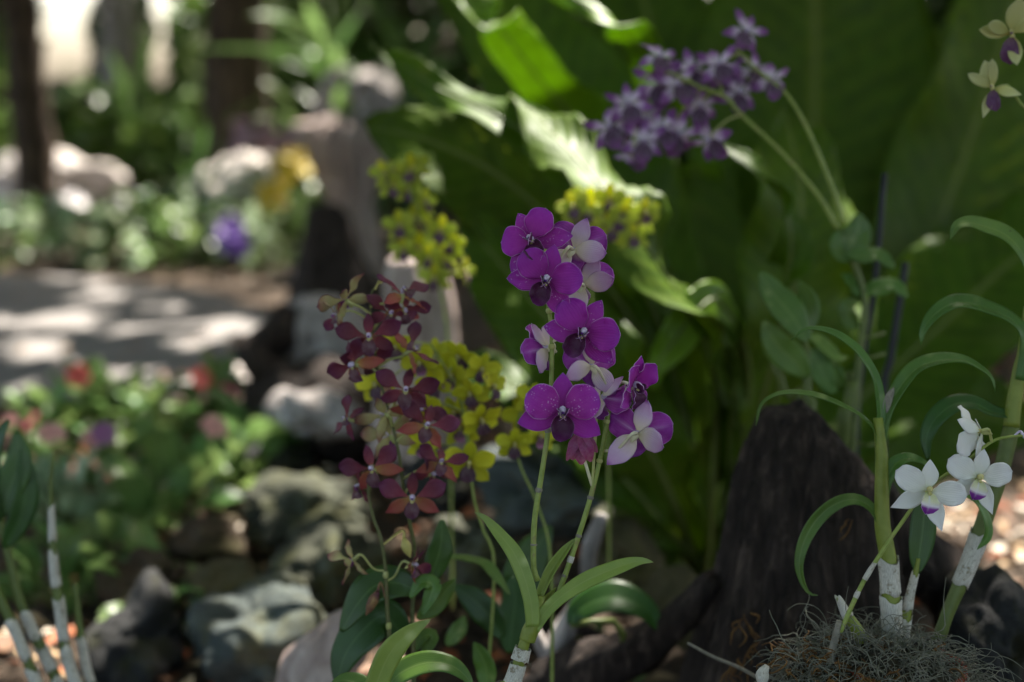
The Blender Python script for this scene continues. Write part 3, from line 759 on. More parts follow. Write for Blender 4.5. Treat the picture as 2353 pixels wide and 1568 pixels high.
tube('root', path(None, [(1640, 1330, 1.47), (1560, 1420, 1.50), (1440, 1500, 1.55), (1300, 1560, 1.6), (1200, 1640, 1.65)], 1.5), [.012, .02, .03, .035, .04], bark_dark, t, 14, 26, .5)
fung = plain('moss_orange', '4a3014', '6e4e20', 60, .8, 0, .4)
for k, (cx, cy, n_) in enumerate(((1715, 1420, 6), (1690, 1530, 7), (1745, 1480, 4), (1945, 1190, 2))):
    acc = Acc()
    for j in range(n_):
        a = P(cx + fr.uniform(-22, 22), cy + fr.uniform(-22, 22), 1.31 + fr.uniform(0, .03))
        pts = [a]
        for q in range(4): pts.append(pts[-1] + Vector((fr.uniform(-.006, .006), fr.uniform(-.003, .003), -fr.uniform(.001, .008))))
        V, F, uv = tube_geo(pts, [.0006, .0012, .0005], 5, 8); acc.add(V, F, 0, uv)
    world_obj('lichen', acc.V, acc.F, [fung], t, acc.uv)

t = thing('driftwood', 'gnarled upright bleached driftwood standing beyond the path with flowers on its side', 'driftwood', G(800, 640))
dW = gd(640)
loft('trunk', [(770, 850, 268, dW), (716, 876, 285, dW), (700, 880, 320, dW), (712, 868, 370, dW), (745, 862, 410, dW), (770, 850, 460, dW), (740, 850, 520, dW), (700, 860, 600, dW), (690, 870, 660, dW)], bark_pale, t, 60, .5, 9, 9, small=.06)
tube('branch', path(None, [(830, 290), (845, 250), (815, 205), (850, 190), (895, 235), (870, 275)], dW), [.05, .045, .035, .045, .04, .02], bark_grey, t, 14, 40, .9)
tube('branch', path(None, [(835, 290), (870, 320), (895, 380), (905, 440)], dW), [.06, .045, .035, .02], bark_pale, t, 12, 20, .5)
tube('branch', path(None, [(770, 300), (740, 250), (765, 190), (800, 160)], dW + .1), [.05, .04, .03, .02], bark_grey, t, 12, 20, .7)
t = thing('tree_stump', 'dark hollow stump in deep shade in front of the bleached driftwood', 'stump', G(770, 720))
dd = 4.3
loft('trunk', [(722, 775, 470, dd), (708, 800, 500, dd), (700, 815, 570, dd), (695, 850, 640, dd), (680, 880, 700, dd), (670, 890, 740, dd)], bark_dark, t, 36, .3, 5)
t = thing('fallen_log', 'weathered grey hollow log with dark openings lying along the path edge', 'log', G(720, 930))
dl = 3.1
loft('trunk', [(700, 760, 680, dl), (670, 800, 695, dl), (655, 835, 740, dl), (660, 850, 800, dl), (680, 860, 870, dl), (700, 880, 940, dl), (700, 900, 985, dl)], bark_grey, t, 44, .28, 21)
tube('branch', path(None, [(700, 760, 3.1), (625, 775, 3.05), (572, 802, 3.0), (548, 790, 3.0)], dl), [.05, .045, .03, .015], bark_dark, t, 12, 24, .8)
tube('branch', path(None, [(740, 900, 3.1), (660, 880, 3.0), (600, 850, 2.95), (575, 800, 2.95)], dl), [.05, .045, .035, .025], bark_dark, t, 12, 24, .8)
tube('branch', path(None, [(560, 925, 2.95), (640, 930, 2.95), (760, 930, 2.9), (880, 940, 2.8), (1000, 960, 2.7)], dl), [.05, .08, .10, .09, .07], bark_dark, t, 14, 30, .5)
tube('branch', path(None, [(630, 940, 2.75), (720, 950, 2.7), (820, 965, 2.65)], dl), [.03, .045, .03], bark_grey, t, 14, 30, .5)
t = thing('tree_stump', 'pale split stump rising behind the burgundy orchid flowers', 'stump', G(950, 960))
loft('trunk', [(905, 985, 588, 2.55), (890, 1010, 600, 2.55), (880, 1030, 650, 2.55), (885, 1045, 720, 2.55), (890, 1050, 800, 2.55), (870, 1060, 900, 2.55), (860, 1080, 1040, 2.55)], bark_pale, t, 40, .16, 33)
t = thing('fallen_log', 'slanting pale pink bark log at the foot of the burgundy orchid', 'log', G(700, 1700))
tube('trunk', path(None, [(590, 1800), (690, 1640), (745, 1540), (800, 1462), (830, 1425)], 1.6), [.042, .042, .04, .034, .02], bark_pale, t, 28, 60, .5)
t = thing('dead_branch', 'crooked grey dead branch standing behind the purple orchid leaves', 'branch', ground_under(P(1250, 1568, 1.6)))
tube('wood', path(None, [(1235, 1680), (1262, 1520), (1310, 1430), (1345, 1350), (1352, 1270), (1385, 1180)], 1.62), [.016, .014, .012, .011, .009, .006], bark_grey, t, 10, 40, .7)
tube('twig', path(None, [(1262, 1520), (1225, 1450), (1190, 1400)], 1.62), [.009, .007, .004], bark_grey, t, 8, 16, .7)
tube('twig', path(None, [(1310, 1430), (1350, 1455), (1420, 1470)], 1.62), [.009, .006, .003], bark_dark, t, 8, 16, .7)
t = thing('twig', 'thin bent pale twig lying against the foot of the dark stump', 'twig', P(1590, 1478, 1.3))
tube('stalk', path(None, [(1580, 1478), (1640, 1510), (1700, 1535), (1760, 1570), (1800, 1600)], 1.28), [.0014, .0017, .0018, .0018], M['old'], t, 6, 20)
# ================================================================== MAIN PURPLE ORCHID
D0 = 1.16
t = thing('orchid_plant', 'purple orchid in full bloom with two tall flower stems rising from a banded white cane', 'orchid', ground_under(P(1180, 1600, D0)))
O = t
st1 = path(None, [(1236, 1335), (1226, 1300), (1228, 1200), (1240, 1120), (1258, 1000), (1266, 900), (1268, 800), (1266, 750), (1258, 690), (1252, 650)], D0 + .004)
tube('flower_stem', st1, [.0024, .0023, .0021, .0019, .0015], M['stem'], t, 10, 50, .08)
st2 = path(None, [(1283, 1365), (1320, 1260), (1355, 1150), (1380, 1050), (1392, 985), (1400, 940), (1402, 905), (1400, 870)], D0 + .012)
tube('flower_stem', st2, [.0025, .0023, .0021, .0018, .001], M['stem'], t, 10, 50, .08)
for s_, ts in ((st1, (.12, .30, .5, .62, .78, .9)), (st2, (.08, .27, .45, .62, .8))):
    for q in ts:
        a = on(s_, q); b = on(s_, min(1, q + .02))
        tube('node', [a - (b - a) * .15, a, b.lerp(a, .3)], [.0022, .0030, .0023], M['pedg'] if q > .5 else M['old'], t, 8, 6, .3)
q = [on(st2, .155 + .01 * k) for k in range(4)]
tube('bract', q, [.0028, .0029, .0028], M['sheath'], t, 10, 6)
cpts = path(None, [(1150, 1640), (1178, 1568), (1196, 1510), (1210, 1462), (1224, 1425), (1236, 1395), (1242, 1370)], D0)
tube('cane', [cpts[0] + Vector((0, 0, -.22))] + cpts, [.006, .0062, .006, .0055, .005, .004], M['cane'], t, 12, 40, .05)
q2 = spline(cpts, 60)
for a, b in ((0, 9), (15, 25), (27, 33)):
    V, F, uv = tube_geo(q2[a:b + 1:2], [.0076, .0072, .0070], 18, 14, False, .03)
    for k in range(18):
        V[-18 + k] = V[-18 + k] + Vector((0, 0, .0022 * noise.noise(Vector((k * 1.3, a, 0)))))
        V[k] = V[k] + Vector((0, 0, .0030 * noise.noise(Vector((k * 1.1, a + 5, 0)))))
    o = world_obj('sheath', V, F, [M['sheath']], t, uv); md = o.modifiers.new('thick', 'SOLIDIFY'); md.thickness = .0003
HF = -FW + Vector((0, 0, .15))
ribbon('leaf', path(Z4, [(1440, 830), (1438, 740), (1425, 640), (1385, 500), (1320, 350), (1220, 220), (1130, 120), (1062, 80)], D0 - .01), .0155, M['lmain'], t, prof=lambda t_: (.72 + .5 * t_) * (1 - max(0, (t_ - .3) / .7) ** 1.8) ** .85, fold=.16, hint=[HF + RT * .2, HF + RT * .5], nt_=40, ns=8)
ribbon('leaf', path(Z4, [(1450, 850), (1520, 740), (1620, 640), (1760, 545), (1900, 480), (2060, 420), (2160, 400), (2232, 408)], D0 - .004), .0150, M['lmain'], t, prof=lambda t_: (.6 + .6 * t_) * (1 - max(0, (t_ - .4) / .6) ** 2.4) ** .85, fold=.22, hint=[HF, HF + UPV * .5], nt_=40, ns=8)
ribbon('leaf', path(Z4, [(1480, 740), (1500, 620), (1560, 480), (1630, 370), (1722, 250)], D0 + .012), .0105, M['lmain'], t, prof=lambda t_: (.6 + .6 * t_) * (1 - max(0, (t_ - .4) / .6) ** 2.2) ** .85, fold=.9, hint=HF + RT * -.5, nt_=30, ns=8)
ribbon('leaf', path(Z4, [(1490, 720), (1540, 640), (1600, 570)], D0 + .014), .008, M['lmain'], t, prof=lambda t_: 1 - t_ ** 2, fold=.8, hint=HF, nt_=14)
tube('leaf_sheath', path(Z4, [(1405, 920), (1425, 860), (1452, 800), (1470, 745)], D0), [.0068, .0072, .0064, .0045], M['cane'], t, 12, 16, .06)
# flowers ----------------------------------------------------------
def FP(z, x, y, d): return P(*z(x, y), d)
k = kit_p
flower(O, FP(Z1, 412, 385, D0 - .012), k, (-.36, .16, 1), 28, .92, on(st1, .97), v=0, over={'l': (112, -14), 'r': (-112, -4), 'pl': (62, -6), 'pr': (-52, 2)})
flower(O, FP(Z1, 522, 690, D0 - .022), k, (-.14, -.16, 1), -15, .97, on(st1, .93), v=3, over={'l': (104, -12), 'pr': (-66, 6), 'pl': (58, -4), 'r': (-138, 2)})
flower(O, FP(Z1, 812, 1105, D0 - .020), k, (-.20, -.10, 1), -27, 1.0, on(st1, .80), v=2, over={'l': (108, 0), 'r': (-118, -4), 'pr': (-66, 2), 'pl': (56, -6)})
flower(O, FP(Z2, 768, 935, D0 - .026), k, (.02, -.06, 1), -1, 1.05, on(st2, .50), v=1, over={'l': (110, -2), 'r': (-124, -2)})
flower(O, FP(Z1, 735, 455, D0 + .006), k, (.42, .08, -1), -27, .95, on(st1, .95), v=4, over={'l': (72, -8), 'r': (-152, -10), 'pl': (43, 8), 'pr': (-70, 10)}, sag=.5)
flower(O, FP(Z1, 815, 735, D0 + .022), k, (.25, .10, -1), -30, .88, on(st1, .90), v=5, over={'l': (44, -10), 'r': (-190, -14), 'pr': (-60, 6), 'pl': (30, 6), 'd': (4, -10)}, sag=.5)
flower(O, FP(Z1, 530, 1225, D0 + .010), k, (-.95, -.30, -.50), 58, .84, on(st1, .72), v=2, over={'l': (70, 8), 'r': (-100, 10), 'pl': (30, 8), 'pr': (-60, 10)}, opn=10)
flower(O, FP(Z1, 880, 1365, D0 + .004), k, (-.30, .22, -1), 12, .84, on(st2, .93), v=5, over={'pl': (76, 10), 'pr': (-52, 12), 'l': (148, -4), 'r': (-88, -8)}, sag=.2)
flower(O, FP(Z2, 1425, 690, D0 - .004), k, (.80, -.18, .62), -6, .86, on(st2, .92), v=3, over={'l': (120, 8), 'r': (-125, -6), 'pl': (58, 8), 'pr': (-40, 10)}, opn=12)
flower(O, FP(Z2, 1130, 800, D0 + .008), k, (.90, -.45, -.35), -80, .86, on(st2, .88), v=2, over={'pl': (40, 20), 'pr': (-60, 20)}, opn=14)
flower(O, FP(Z2, 1468, 1135, D0 - .004), k, (.50, .10, -1), -26, .98, FP(Z2, 1165, 1300, D0 + .012), v=1, over={'l': (78, -20), 'r': (-166, -12), 'pl': (48, 8), 'pr': (-86, 10)}, sag=-.5)
# faded flower hanging closed below the others
fo = FP(Z2, 935, 1120, D0 + .004)
acc = Acc(); V, F, uv = tube_geo([fo + UPV * .001, fo + UPV * .012 + RT * .012, on(st2, .48)], [.003, .0014, .0011], 7, 12); acc.add(V, F, 0, uv)
ff = world_obj('faded_flower', acc.V, acc.F, [M['pedg']], O, acc.uv); ff['label'] = 'faded magenta flower hanging closed'
for an, ln, wd in ((-160, .026, .012), (-178, .027, .015), (-196, .024, .013), (-140, .022, .009), (-205, .026, .008)):
    a = rad(an + 90 - 0); dr = RT * math.cos(a) + UPV * math.sin(a)
    ribbon('petal', [fo, fo + dr * ln * .5 - FW * .004 * fr.uniform(-1, 1), fo + dr * ln], wd, M['dryp'], ff, prof=prof_oval, fold=.3, nt_=12) if False else None
    V, F, uv = ribbon_geo([fo, fo + dr * ln * .5 - FW * .004 * fr.uniform(-1, 1), fo + dr * ln], wd, prof=lambda t_: (math.sin(math.pi * (t_ * .93 + .04)) ** .8), fold=.3, nt_=12)
    put('petal', mesh('petal', [v - ff.parent.location for v in V], F, [M['dryp']], uv), ff)

# young leaf in front at the bottom
t = thing('young_orchid', 'fresh green lance shaped leaf growing in front of the brown flower stem', 'orchid plant', ground_under(P(880, 1700, 1.13)))
ribbon('leaf', path(Z4, [(395, 1330), (430, 1180), (500, 1020), (580, 920), (680, 840), (778, 780)], 1.13), .0235, M['lmain'], t, prof=lambda t_: (.75 + .3 * t_) * (1 - max(0, (t_ - .35) / .65) ** 1.7) ** .9, fold=.12, hint=HF + RT * .3, nt_=36, ns=8)
tube('stem', [P(*Z4(395, 1330), 1.13), P(868, 1700, 1.13), P(868, 2300, 1.13)], [.004, .0045, .005], M['cane'], t, 8, 12)
ribbon('leaf', path(Z4, [(380, 1420), (520, 1190), (620, 1110), (760, 1065), (900, 1080), (1000, 1150), (1060, 1240)], 1.2), .022, M['lmid'], t, prof=prof_strap, fold=.2, hint=HF + UPV * .8, nt_=36, ns=8)
ribbon('leaf', path(Z4, [(400, 1420), (330, 1230), (220, 1180), (120, 1200)], 1.18), .018, M['lmid'], t, fold=.2, hint=HF + UPV * .8, nt_=24, ns=8)

# ================================================================== BURGUNDY ORCHID
D1 = 1.285
t = thing('orchid_plant', 'burgundy orchid with loose starry flowers on two thin brown stems', 'orchid', ground_under(P(870, 1700, D1)))
O = t
sa = path(Z3, [(375, 1600, D1), (345, 1450), (340, 1340)], D1)
s1 = [P(882, 2000, D1), P(884, 1650, D1)] + path(Z4, [(505, 960), (492, 720), (480, 450), (452, 260), (405, 130), (375, 0)], D1) + path(Z3, [(345, 1440), (338, 1330)], D1)
tube('flower_stem', s1, [.0028, .0026, .0022, .0018, .0014], M['stemd'], t, 8, 60, .1)
s2 = [P(952, 2000, D1 + .02), P(950, 1660, D1 + .02), P(950, 1500, D1 + .02), P(948, 1400, D1 + .02), P(955, 1280, D1 + .02)] + path(Z3, [(560, 1430), (525, 1180), (475, 960), (430, 800), (395, 640), (378, 540), (362, 400), (352, 300), (350, 230), (375, 170), (425, 130)], D1 + .01)
tube('flower_stem', s2, [.003, .0028, .0026, .0022, .0020, .0017, .0014, .001, .0007], M['stemd'], t, 8, 90, .1)
for q in (.32, .5, .62, .75):
    a = on(s1, q); tube('node', [a - UPV * .003, a, a + UPV * .003], [.0022, .0029, .0021], M['pedg'], t, 7, 6, .3)
k = kit_b
def near(s, p):
    return min(spline(s, 80), key=lambda q: (q - p - UPV * -.012).length)
Bx = [(470, 330, (.4, .2, .9), -20, .9, .01), (230, 330, (-.5, .1, .8), 30, .9, .012), (640, 400, (.5, -.3, .6), -50, .85, .015), (330, 600, (.2, -.5, .8), 10, .85, .015), (500, 640, (.5, .3, .8), -25, .85, .02), (470, 860, (-.5, -.2, .7), 35, .9, .012), (640, 900, (.5, -.2, .8), -40, .95, .014), (560, 1010, (-.3, -.5, .7), 20, .9, .02), (790, 1080, (.6, .3, .6), -40, .85, .012), (720, 1290, (.6, -.2, .5), -30, .8, .01), (400, 1350, (.2, -.4, .9), 10, .85, .012), (560, 420, (-.2, -.2, -.9), 30, .8, .02), (470, 1060, (-.4, .2, -.9), 20, .9, .02), (250, 500, (-.8, .2, .4), 60, .8, .015)]
Bf = [  # x, y, face, roll, scale, dd
 (205, 240, (-.6, .45, -.5), 40, .95, 0), (545, 205, (.35, .75, .35), -10, .95, .0), (560, 300, (.3, -.5, .8), -5, .8, .012),
 (345, 465, (0, .0, 1), 4, 1.05, -.01), (255, 630, (-.45, -.35, .8), 40, 1.0, 0), (600, 545, (.75, .45, .4), -62, .9, .01),
 (565, 790, (.1, .1, 1), -8, 1.05, -.012), (690, 1000, (.25, .1, .95), -22, 1.0, -.008), (440, 930, (-.5, .1, -.7), 50, .95, .006),
 (215, 960, (-.5, .1, .35), 70, .72, .0), (365, 1260, (-.15, -.1, 1), 22, 1.02, -.01), (775, 1225, (.3, .3, .8), -18, .85, .0),
 (300, 1365, (-.75, -.1, .3), 80, .85, .015), (605, 1440, (.05, 0, 1), 0, 1.08, -.015), (150, 330, (-.8, -.2, .3), 90, .7, .0)]
for i, (x, y, fc, rl_, s_, dz) in enumerate(Bf + Bx[::3]):
    p = FP(Z3, x, y, D1 + dz); s_line = s1 if y > 1230 and x < 420 else s2
    flower(O, p, k, fc, rl_, s_ * 1.25, near(s_line, p), v=i, sag=.2, opn=(12 if fc[2] < .6 else 0))
for (x, y, fc, rl_, s_) in ((262, 395, (-.8, -.5, -.3), 120, .95), (655, 425, (.8, -.1, .3), -75, .95)):
    p = FP(Z4, x, y, D1); flower(O, p, k, fc, rl_, s_, near(s1, p), sag=-.6, opn=30)
# bud and withered flower
def bud(root, p, q, L, wd, dr, mat, label=None, name='bud'):
    acc = Acc(); V, F, uv = tube_geo([p, p + dr * L * .3, p + dr * L * .7, p + dr * L], [wd * .4, wd, wd * .8, wd * .1], 9, 14, True, .15); acc.add(V, F, 0, uv)
    V, F, uv = tube_geo([p, p - dr * L * .25 + UPV * .003, q], [.0014, .001, .001], 6, 12); acc.add(V, F, 0, uv)
    o = world_obj(name, acc.V, acc.F, [mat], root, acc.uv)
    if label: o['label'] = label
M['budm'] = plain('bud_yellow_olive', 'b0a45c', 'c4b86c', 90, .5, .1, .2, .0006, c3='9a7048')
M['wilt'] = plain('withered_flower_brown', '4a1c38', '7c5a3c', 120, .7, 0, .4, .001, c3='a88a58')
bud(O, FP(Z4, 600, 255, D1), FP(Z4, 462, 295, D1), .018, .0048, (RT * .35 - UPV).normalized(), M['budm'], 'pale olive bud')
bud(O, FP(Z4, 430, 600, D1), FP(Z4, 480, 640, D1), .024, .0050, (RT * -.5 - UPV).normalized(), M['wilt'], 'withered brown and maroon flower', 'withered_flower')
bud(O, FP(Z3, 410, 145, D1), FP(Z3, 380, 180, D1), .004, .0009, (RT + UPV).normalized(), M['budm'])
# its broad leaves
def leafset(root, z, L, mat, d):
    for it in L:
        pts, wz, mt, dd_, hint, fold = it
        k_ = KP * (dd_ or d) / ((z(1, 0)[0] - z(0, 0)[0]) ** -1 if z else 1)
        ribbon('leaf', path(z, pts, dd_ or d), wz * k_, M[mt or mat], root, prof=prof_oval, fold=fold, hint=hint, nt_=26, ns=8, wave=.001, wf=2, seed=wz)
HU = HF + UPV * .9; HR = HF + RT * .5; HL = HF - RT * .5
leafset(O, Z4, [
 ([(760, 560), (800, 440), (840, 300), (850, 130)], 175, 'ldark', D1 + .03, HR, .1),
 ([(700, 600), (560, 545), (420, 560), (300, 680), (190, 860)], 250, 'ldark', D1 + .01, HL + UPV * .3, .15),
 ([(640, 640), (720, 545), (790, 560), (770, 650), (720, 760)], 110, 'lmid', D1 + .0, HU, .3),
 ([(690, 780), (780, 700), (860, 610), (935, 515)], 140, 'lmid', D1 + .02, HR, .2),
 ([(640, 960), (480, 760), (330, 860), (220, 1010), (160, 1200)], 290, 'ldark', D1 + .03, HL, .12),
 ([(660, 1000), (720, 900), (780, 890), (760, 960), (700, 1060)], 100, 'lmid', D1 + .03, HU, .3),
], None, D1)

# ================================================================== YELLOW ORCHIDS
def spray(root, stem, fl, kit, d, fs=1.0, rr=None, st_mat='stem', r=.0019):
    rr = rr or random.Random(len(fl))
    tube('flower_stem', stem, [r, r * .8, r * .5], M[st_mat], root, 7, 40, .08)
    sp = spline(stem, 60)
    for i, f_ in enumerate(fl):
        x, y = f_[0], f_[1]
        fc = f_[2] if len(f_) > 2 else (rr.uniform(-.5, .5), rr.uniform(-.45, .25), 1)
        ro = f_[3] if len(f_) > 3 else rr.uniform(-30, 30)
        p = P(x, y, d + rr.uniform(-.015, .02))
        q = min(sp, key=lambda a: (a - p + UPV * .01).length)
        flower(root, p, kit, fc, ro, fs * rr.uniform(.88, 1.08), q, sag=.3, v=i)
D2 = 1.39
t = thing('orchid_plant', 'yellow orchid with a dense spray of small maroon lipped flowers beside the burgundy orchid', 'orchid', ground_under(P(1110, 1700, D2)))
spray(t, [P(1110, 1700, D2)] + path(Z4, [(1190, 470), (1120, 200), (1060, 0)], D2) + path(None, [(1078, 1050), (1072, 980), (1050, 900), (1020, 840), (990, 790)], D2),
      [(1105, 965), (1062, 985), (1082, 905), (1045, 950), (1105, 850), (1040, 865), (1130, 890, (.8, .1, .6), -20), (1000, 815), (1055, 820), (965, 835), (1000, 885), (985, 940), (865, 885, (-.4, 0, 1), 20), (975, 1025), (905, 800)], kit_y, D2, 1.0)
spray(t, path(None, [(1072, 1000), (1076, 1020), (1078, 1050)], D2), [(1078, 1066, (.0, -.1, 1), -6)], kit_y, D2 - .02, 1.2)
leafset(t, Z4, [
 ([(1250, 900), (1160, 760), (1050, 650), (930, 560)], 190, 'ldark', D2 + .01, HL + UPV * .4, .15),
 ([(1290, 620), (1220, 520), (1120, 420), (1020, 385), (895, 372)], 95, 'lmid', D2 - .02, HU + UPV, .2),
 ([(1150, 1250), (1140, 1100), (1110, 1020), (1060, 930)], 150, 'lmid', D2 - .04, HL, .2),
 ([(1290, 1000), (1310, 800), (1330, 650), (1300, 500)], 210, 'ldark', D2 + .06, HF, .15),
 ([(1330, 900), (1380, 600), (1420, 400), (1560, 170)], 290, 'ldark', D2 + .08, HF, .15),
 ([(880, 950), (960, 850), (1000, 760)], 120, 'lmid', D2 + .03, HU, .15)], None, D2)
t = thing('orchid_plant', 'yellow orchid with its spray bending in behind the purple blooms, two magenta lipped flowers open', 'orchid', ground_under(P(1270, 1700, D2 + .03)))
spray(t, [P(1268, 1700, D2 + .03), P(1266, 1300, D2 + .03), P(1235, 1160, D2 + .03), P(1195, 1070, D2 + .03), P(1185, 1000, D2 + .03), P(1200, 940, D2 + .03), P(1235, 900, D2 + .03)],
      [(1183, 1022, (0, -.15, 1), 2), (1240, 1000, (.6, 0, 1), -20), (1205, 955), (1225, 920)], kit_y, D2 + .02, 1.08)
D3 = 1.74
t = thing('orchid_plant', 'greenish yellow orchid spray standing above the pale split stump', 'orchid', ground_under(P(1030, 1500, D3)))
spray(t, path(None, [(1040, 1400), (1035, 1000), (1028, 780), (1010, 660), (985, 560), (950, 460), (935, 400)], D3),
      [(940, 395), (885, 400, (-.5, 0, 1), 20), (940, 440, (0, 0, 1), 0), (975, 465, (.8, .2, .5), -30), (920, 520, (-.2, 0, 1), 10), (1012, 532, (.1, 0, 1), -10), (955, 500), (930, 575), (985, 595, (0, 0, 1), 0), (960, 570), (1065, 625, (.9, .1, .4), -40), (1020, 600), (1000, 640), (950, 385), (905, 430), (1040, 560)], kit_g, D3, 1.08)
D4 = 1.67
t = thing('orchid_plant', 'yellow orchid spray peeping out above the purple blooms in front of the big fern fronds', 'orchid', ground_under(P(1400, 1500, D4)))
spray(t, path(None, [(1400, 1400), (1395, 1000), (1360, 700), (1370, 560), (1400, 500), (1440, 480)], D4),
      [(1320, 478, (-.4, .2, 1), 20), (1352, 490), (1400, 462, (0, 0, 1), 0), (1385, 500), (1430, 480), (1470, 505, (.3, 0, 1), -10), (1440, 525), (1405, 525, (0, -.2, 1), 0), (1455, 545), (1345, 465), (1480, 490), (1425, 505), (1330, 505)], kit_g, D4, 1.08)

# ================================================================== LILAC ORCHID with stake
D5 = 1.58
t = thing('orchid_plant', 'lilac and white orchid with dark violet lips, two arching sprays on a leafy cane', 'orchid', ground_under(P(1950, 1700, D5)))
spray(t, path(None, [(1925, 528), (1880, 450), (1800, 355), (1720, 280), (1690, 250)], D5) + path(Z5, [(1180, 790), (950, 700), (650, 560), (480, 600), (380, 800)], D5),
      [path_ for path_ in [(*Z5(a, b), f, r_) for a, b, f, r_ in (
       (970, 880, (0, -.1, 1), -6), (1310, 760, (.2, 0, 1), -10), (1200, 600, (.1, .1, 1), 8), (890, 560, (0, 0, 1), 10), (600, 680, (-.1, 0, 1), 8), (330, 860, (-.2, 0, 1), 15), (480, 990, (.1, -.1, 1), 0),
       (460, 1190, (0, 0, 1), -4), (170, 1060, (-.5, 0, .9), 30), (330, 1290, (-.3, -.3, -.8), 60), (770, 1120, (.2, -.5, 1), -20), (1050, 1170, (-.5, -.5, .7), 50), (600, 440, (.3, .3, .9), -10), (620, 1080, (.3, .1, 1), 20), (770, 700, (.1, .4, 1), 14))]], kit_l, D5, 1.25, st_mat='stem', r=.0028)
spray(t, path(None, [(1938, 515), (1915, 440), (1870, 330), (1830, 250), (1795, 205)], D5 - .01) + path(Z5, [(1480, 560), (1380, 460), (1300, 380)], D5 - .01),
      [(*Z5(a, b), f, r_) for a, b, f, r_ in ((1600, 640, (.1, 0, 1), 0), (1370, 215, (.3, .1, 1), -30), (1130, 510, (.1, .2, 1), 15), (1440, 560, (.5, .2, 1), -20))], kit_l, D5, 1.22, st_mat='stem', r=.0028)
cp = path(Z7, [(600, 1500), (620, 1200), (650, 850), (680, 600), (640, 420), (560, 230), (545, 170)], D5)
tube('cane', [P(1930, 1900, D5)] + cp, [.007, .0065, .006, .005, .004, .0035], M['caned'], t, 10, 40, .06)
tube('cane', path(Z7, [(570, 1600), (590, 1300), (610, 1100), (600, 960)], D5 + .03), [.008, .0075, .007], M['caned'], t, 10, 20, .06)
kz = 2.24 * 1.088
def lz(pts, wz, mt, d, hint, fold=.15, prof=prof_oval):
    ribbon('leaf', path(Z7, pts, d), wz / kz * KP * d, M[mt], t, prof=prof, fold=fold, hint=hint, nt_=24, ns=8, wave=.0012, wf=2, seed=wz)
lz([(560, 340), (600, 260), (640, 170), (645, 75)], 170, 'lmid', D5 - .01, HF)
lz([(560, 310), (640, 320), (740, 310), (845, 380)], 130, 'lmid', D5 - .02, HU)
lz([(530, 170), (515, 230), (530, 300), (580, 350)], 70, 'lmid', D5 - .02, HL)
lz([(660, 530), (740, 500), (830, 480), (918, 540)], 130, 'lmid', D5, HU)
lz([(650, 540), (620, 480), (580, 440), (540, 420)], 90, 'lmid', D5, HU)
lz([(650, 720), (600, 680), (575, 600), (640, 560)], 100, 'lmid', D5 + .02, HL)
lz([(560, 1050), (500, 980), (460, 940), (420, 830)], 130, 'lmid', D5 + .02, HL)
t = thing('plant_stake', 'thin black stake standing upright behind the curling green leaves', 'plant stake', ground_under(P(1960, 1700, D5 + .03)))
tube('rod', [Vector((P(1960, 1700, D5 + .03).x, P(1960, 1700, D5 + .03).y, 0))] + path(Z7, [(630, 1400), (660, 950), (735, 450), (775, 0), (790, -150)], D5 + .03), .0035, M['stake'], t, 8, 30)
for y in (755, 870, 1360):
    tube('tie', path(Z7, [(640, y, D5 + .02), (690, y + 15, D5 + .0), (785, y - 8, D5 + .02)], D5), [.002, .0015, .002], M['caned'], t, 6, 12)
t = thing('plant_stake', 'second dark stake leaning beside the thin black one', 'plant stake', ground_under(P(2080, 1700, D5 + .08)))
tube('rod', [ground_under(P(2030, 1700, D5 + .08))] + path(Z7, [(780, 1200), (820, 900), (870, 580), (905, 350)], D5 + .08), .0045, M['stake'], t, 8, 30)

# leafy orchid behind the stump
D6 = 1.50
t = thing('orchid_plant', 'flowerless broad leaved orchid growing out behind the top of the charred stump', 'orchid plant', ground_under(P(1830, 1568, D6 + .12)))
kz = 3.136 * 1.088
def l8(pts, wz, mt, d, hint, fold=.12):
    ribbon('leaf', path(Z8, pts, d), wz / kz * KP * d, M[mt], t, prof=prof_oval, fold=fold, hint=hint, nt_=24, ns=8, wave=.0012, wf=2, seed=wz)
tube('cane', [P(1850, 1700, D6 + .14)] + path(Z8, [(1185, 1300), (1160, 1100), (1150, 850), (1140, 650)], D6 + .04), [.009, .008, .0075, .006, .004], M['caned'], t, 10, 30, .05)
tube('cane', [P(1780, 1700, D6 + .16)] + path(Z8, [(1090, 1230), (1000, 1100), (950, 950), (900, 800)], D6 + .08), [.008, .007, .006, .004], M['caned'], t, 10, 30, .05)
tube('cane', [P(1930, 1700, D6 + .16)] + path(Z8, [(1440, 1400), (1480, 1150), (1520, 950)], D6 + .08), [.009, .008, .007], M['caned'], t, 10, 30, .05)
l8([(1160, 640), (1040, 450), (900, 280), (785, 100)], 290, 'lmid', D6, HR)
l8([(1150, 580), (1190, 440), (1150, 280), (1090, 170)], 190, 'lmid', D6 + .02, HF - RT * 1.2 + UPV * .5)
l8([(1160, 920), (1060, 800), (930, 680), (815, 480)], 250, 'lmid', D6 + .03, HL)
l8([(1180, 700), (1260, 860), (1330, 1000), (1390, 1020)], 200, 'lmid', D6 + .05, HF)
l8([(1150, 600), (1250, 640), (1380, 760), (1480, 760)], 150, 'lmid', D6 + .05, HU)

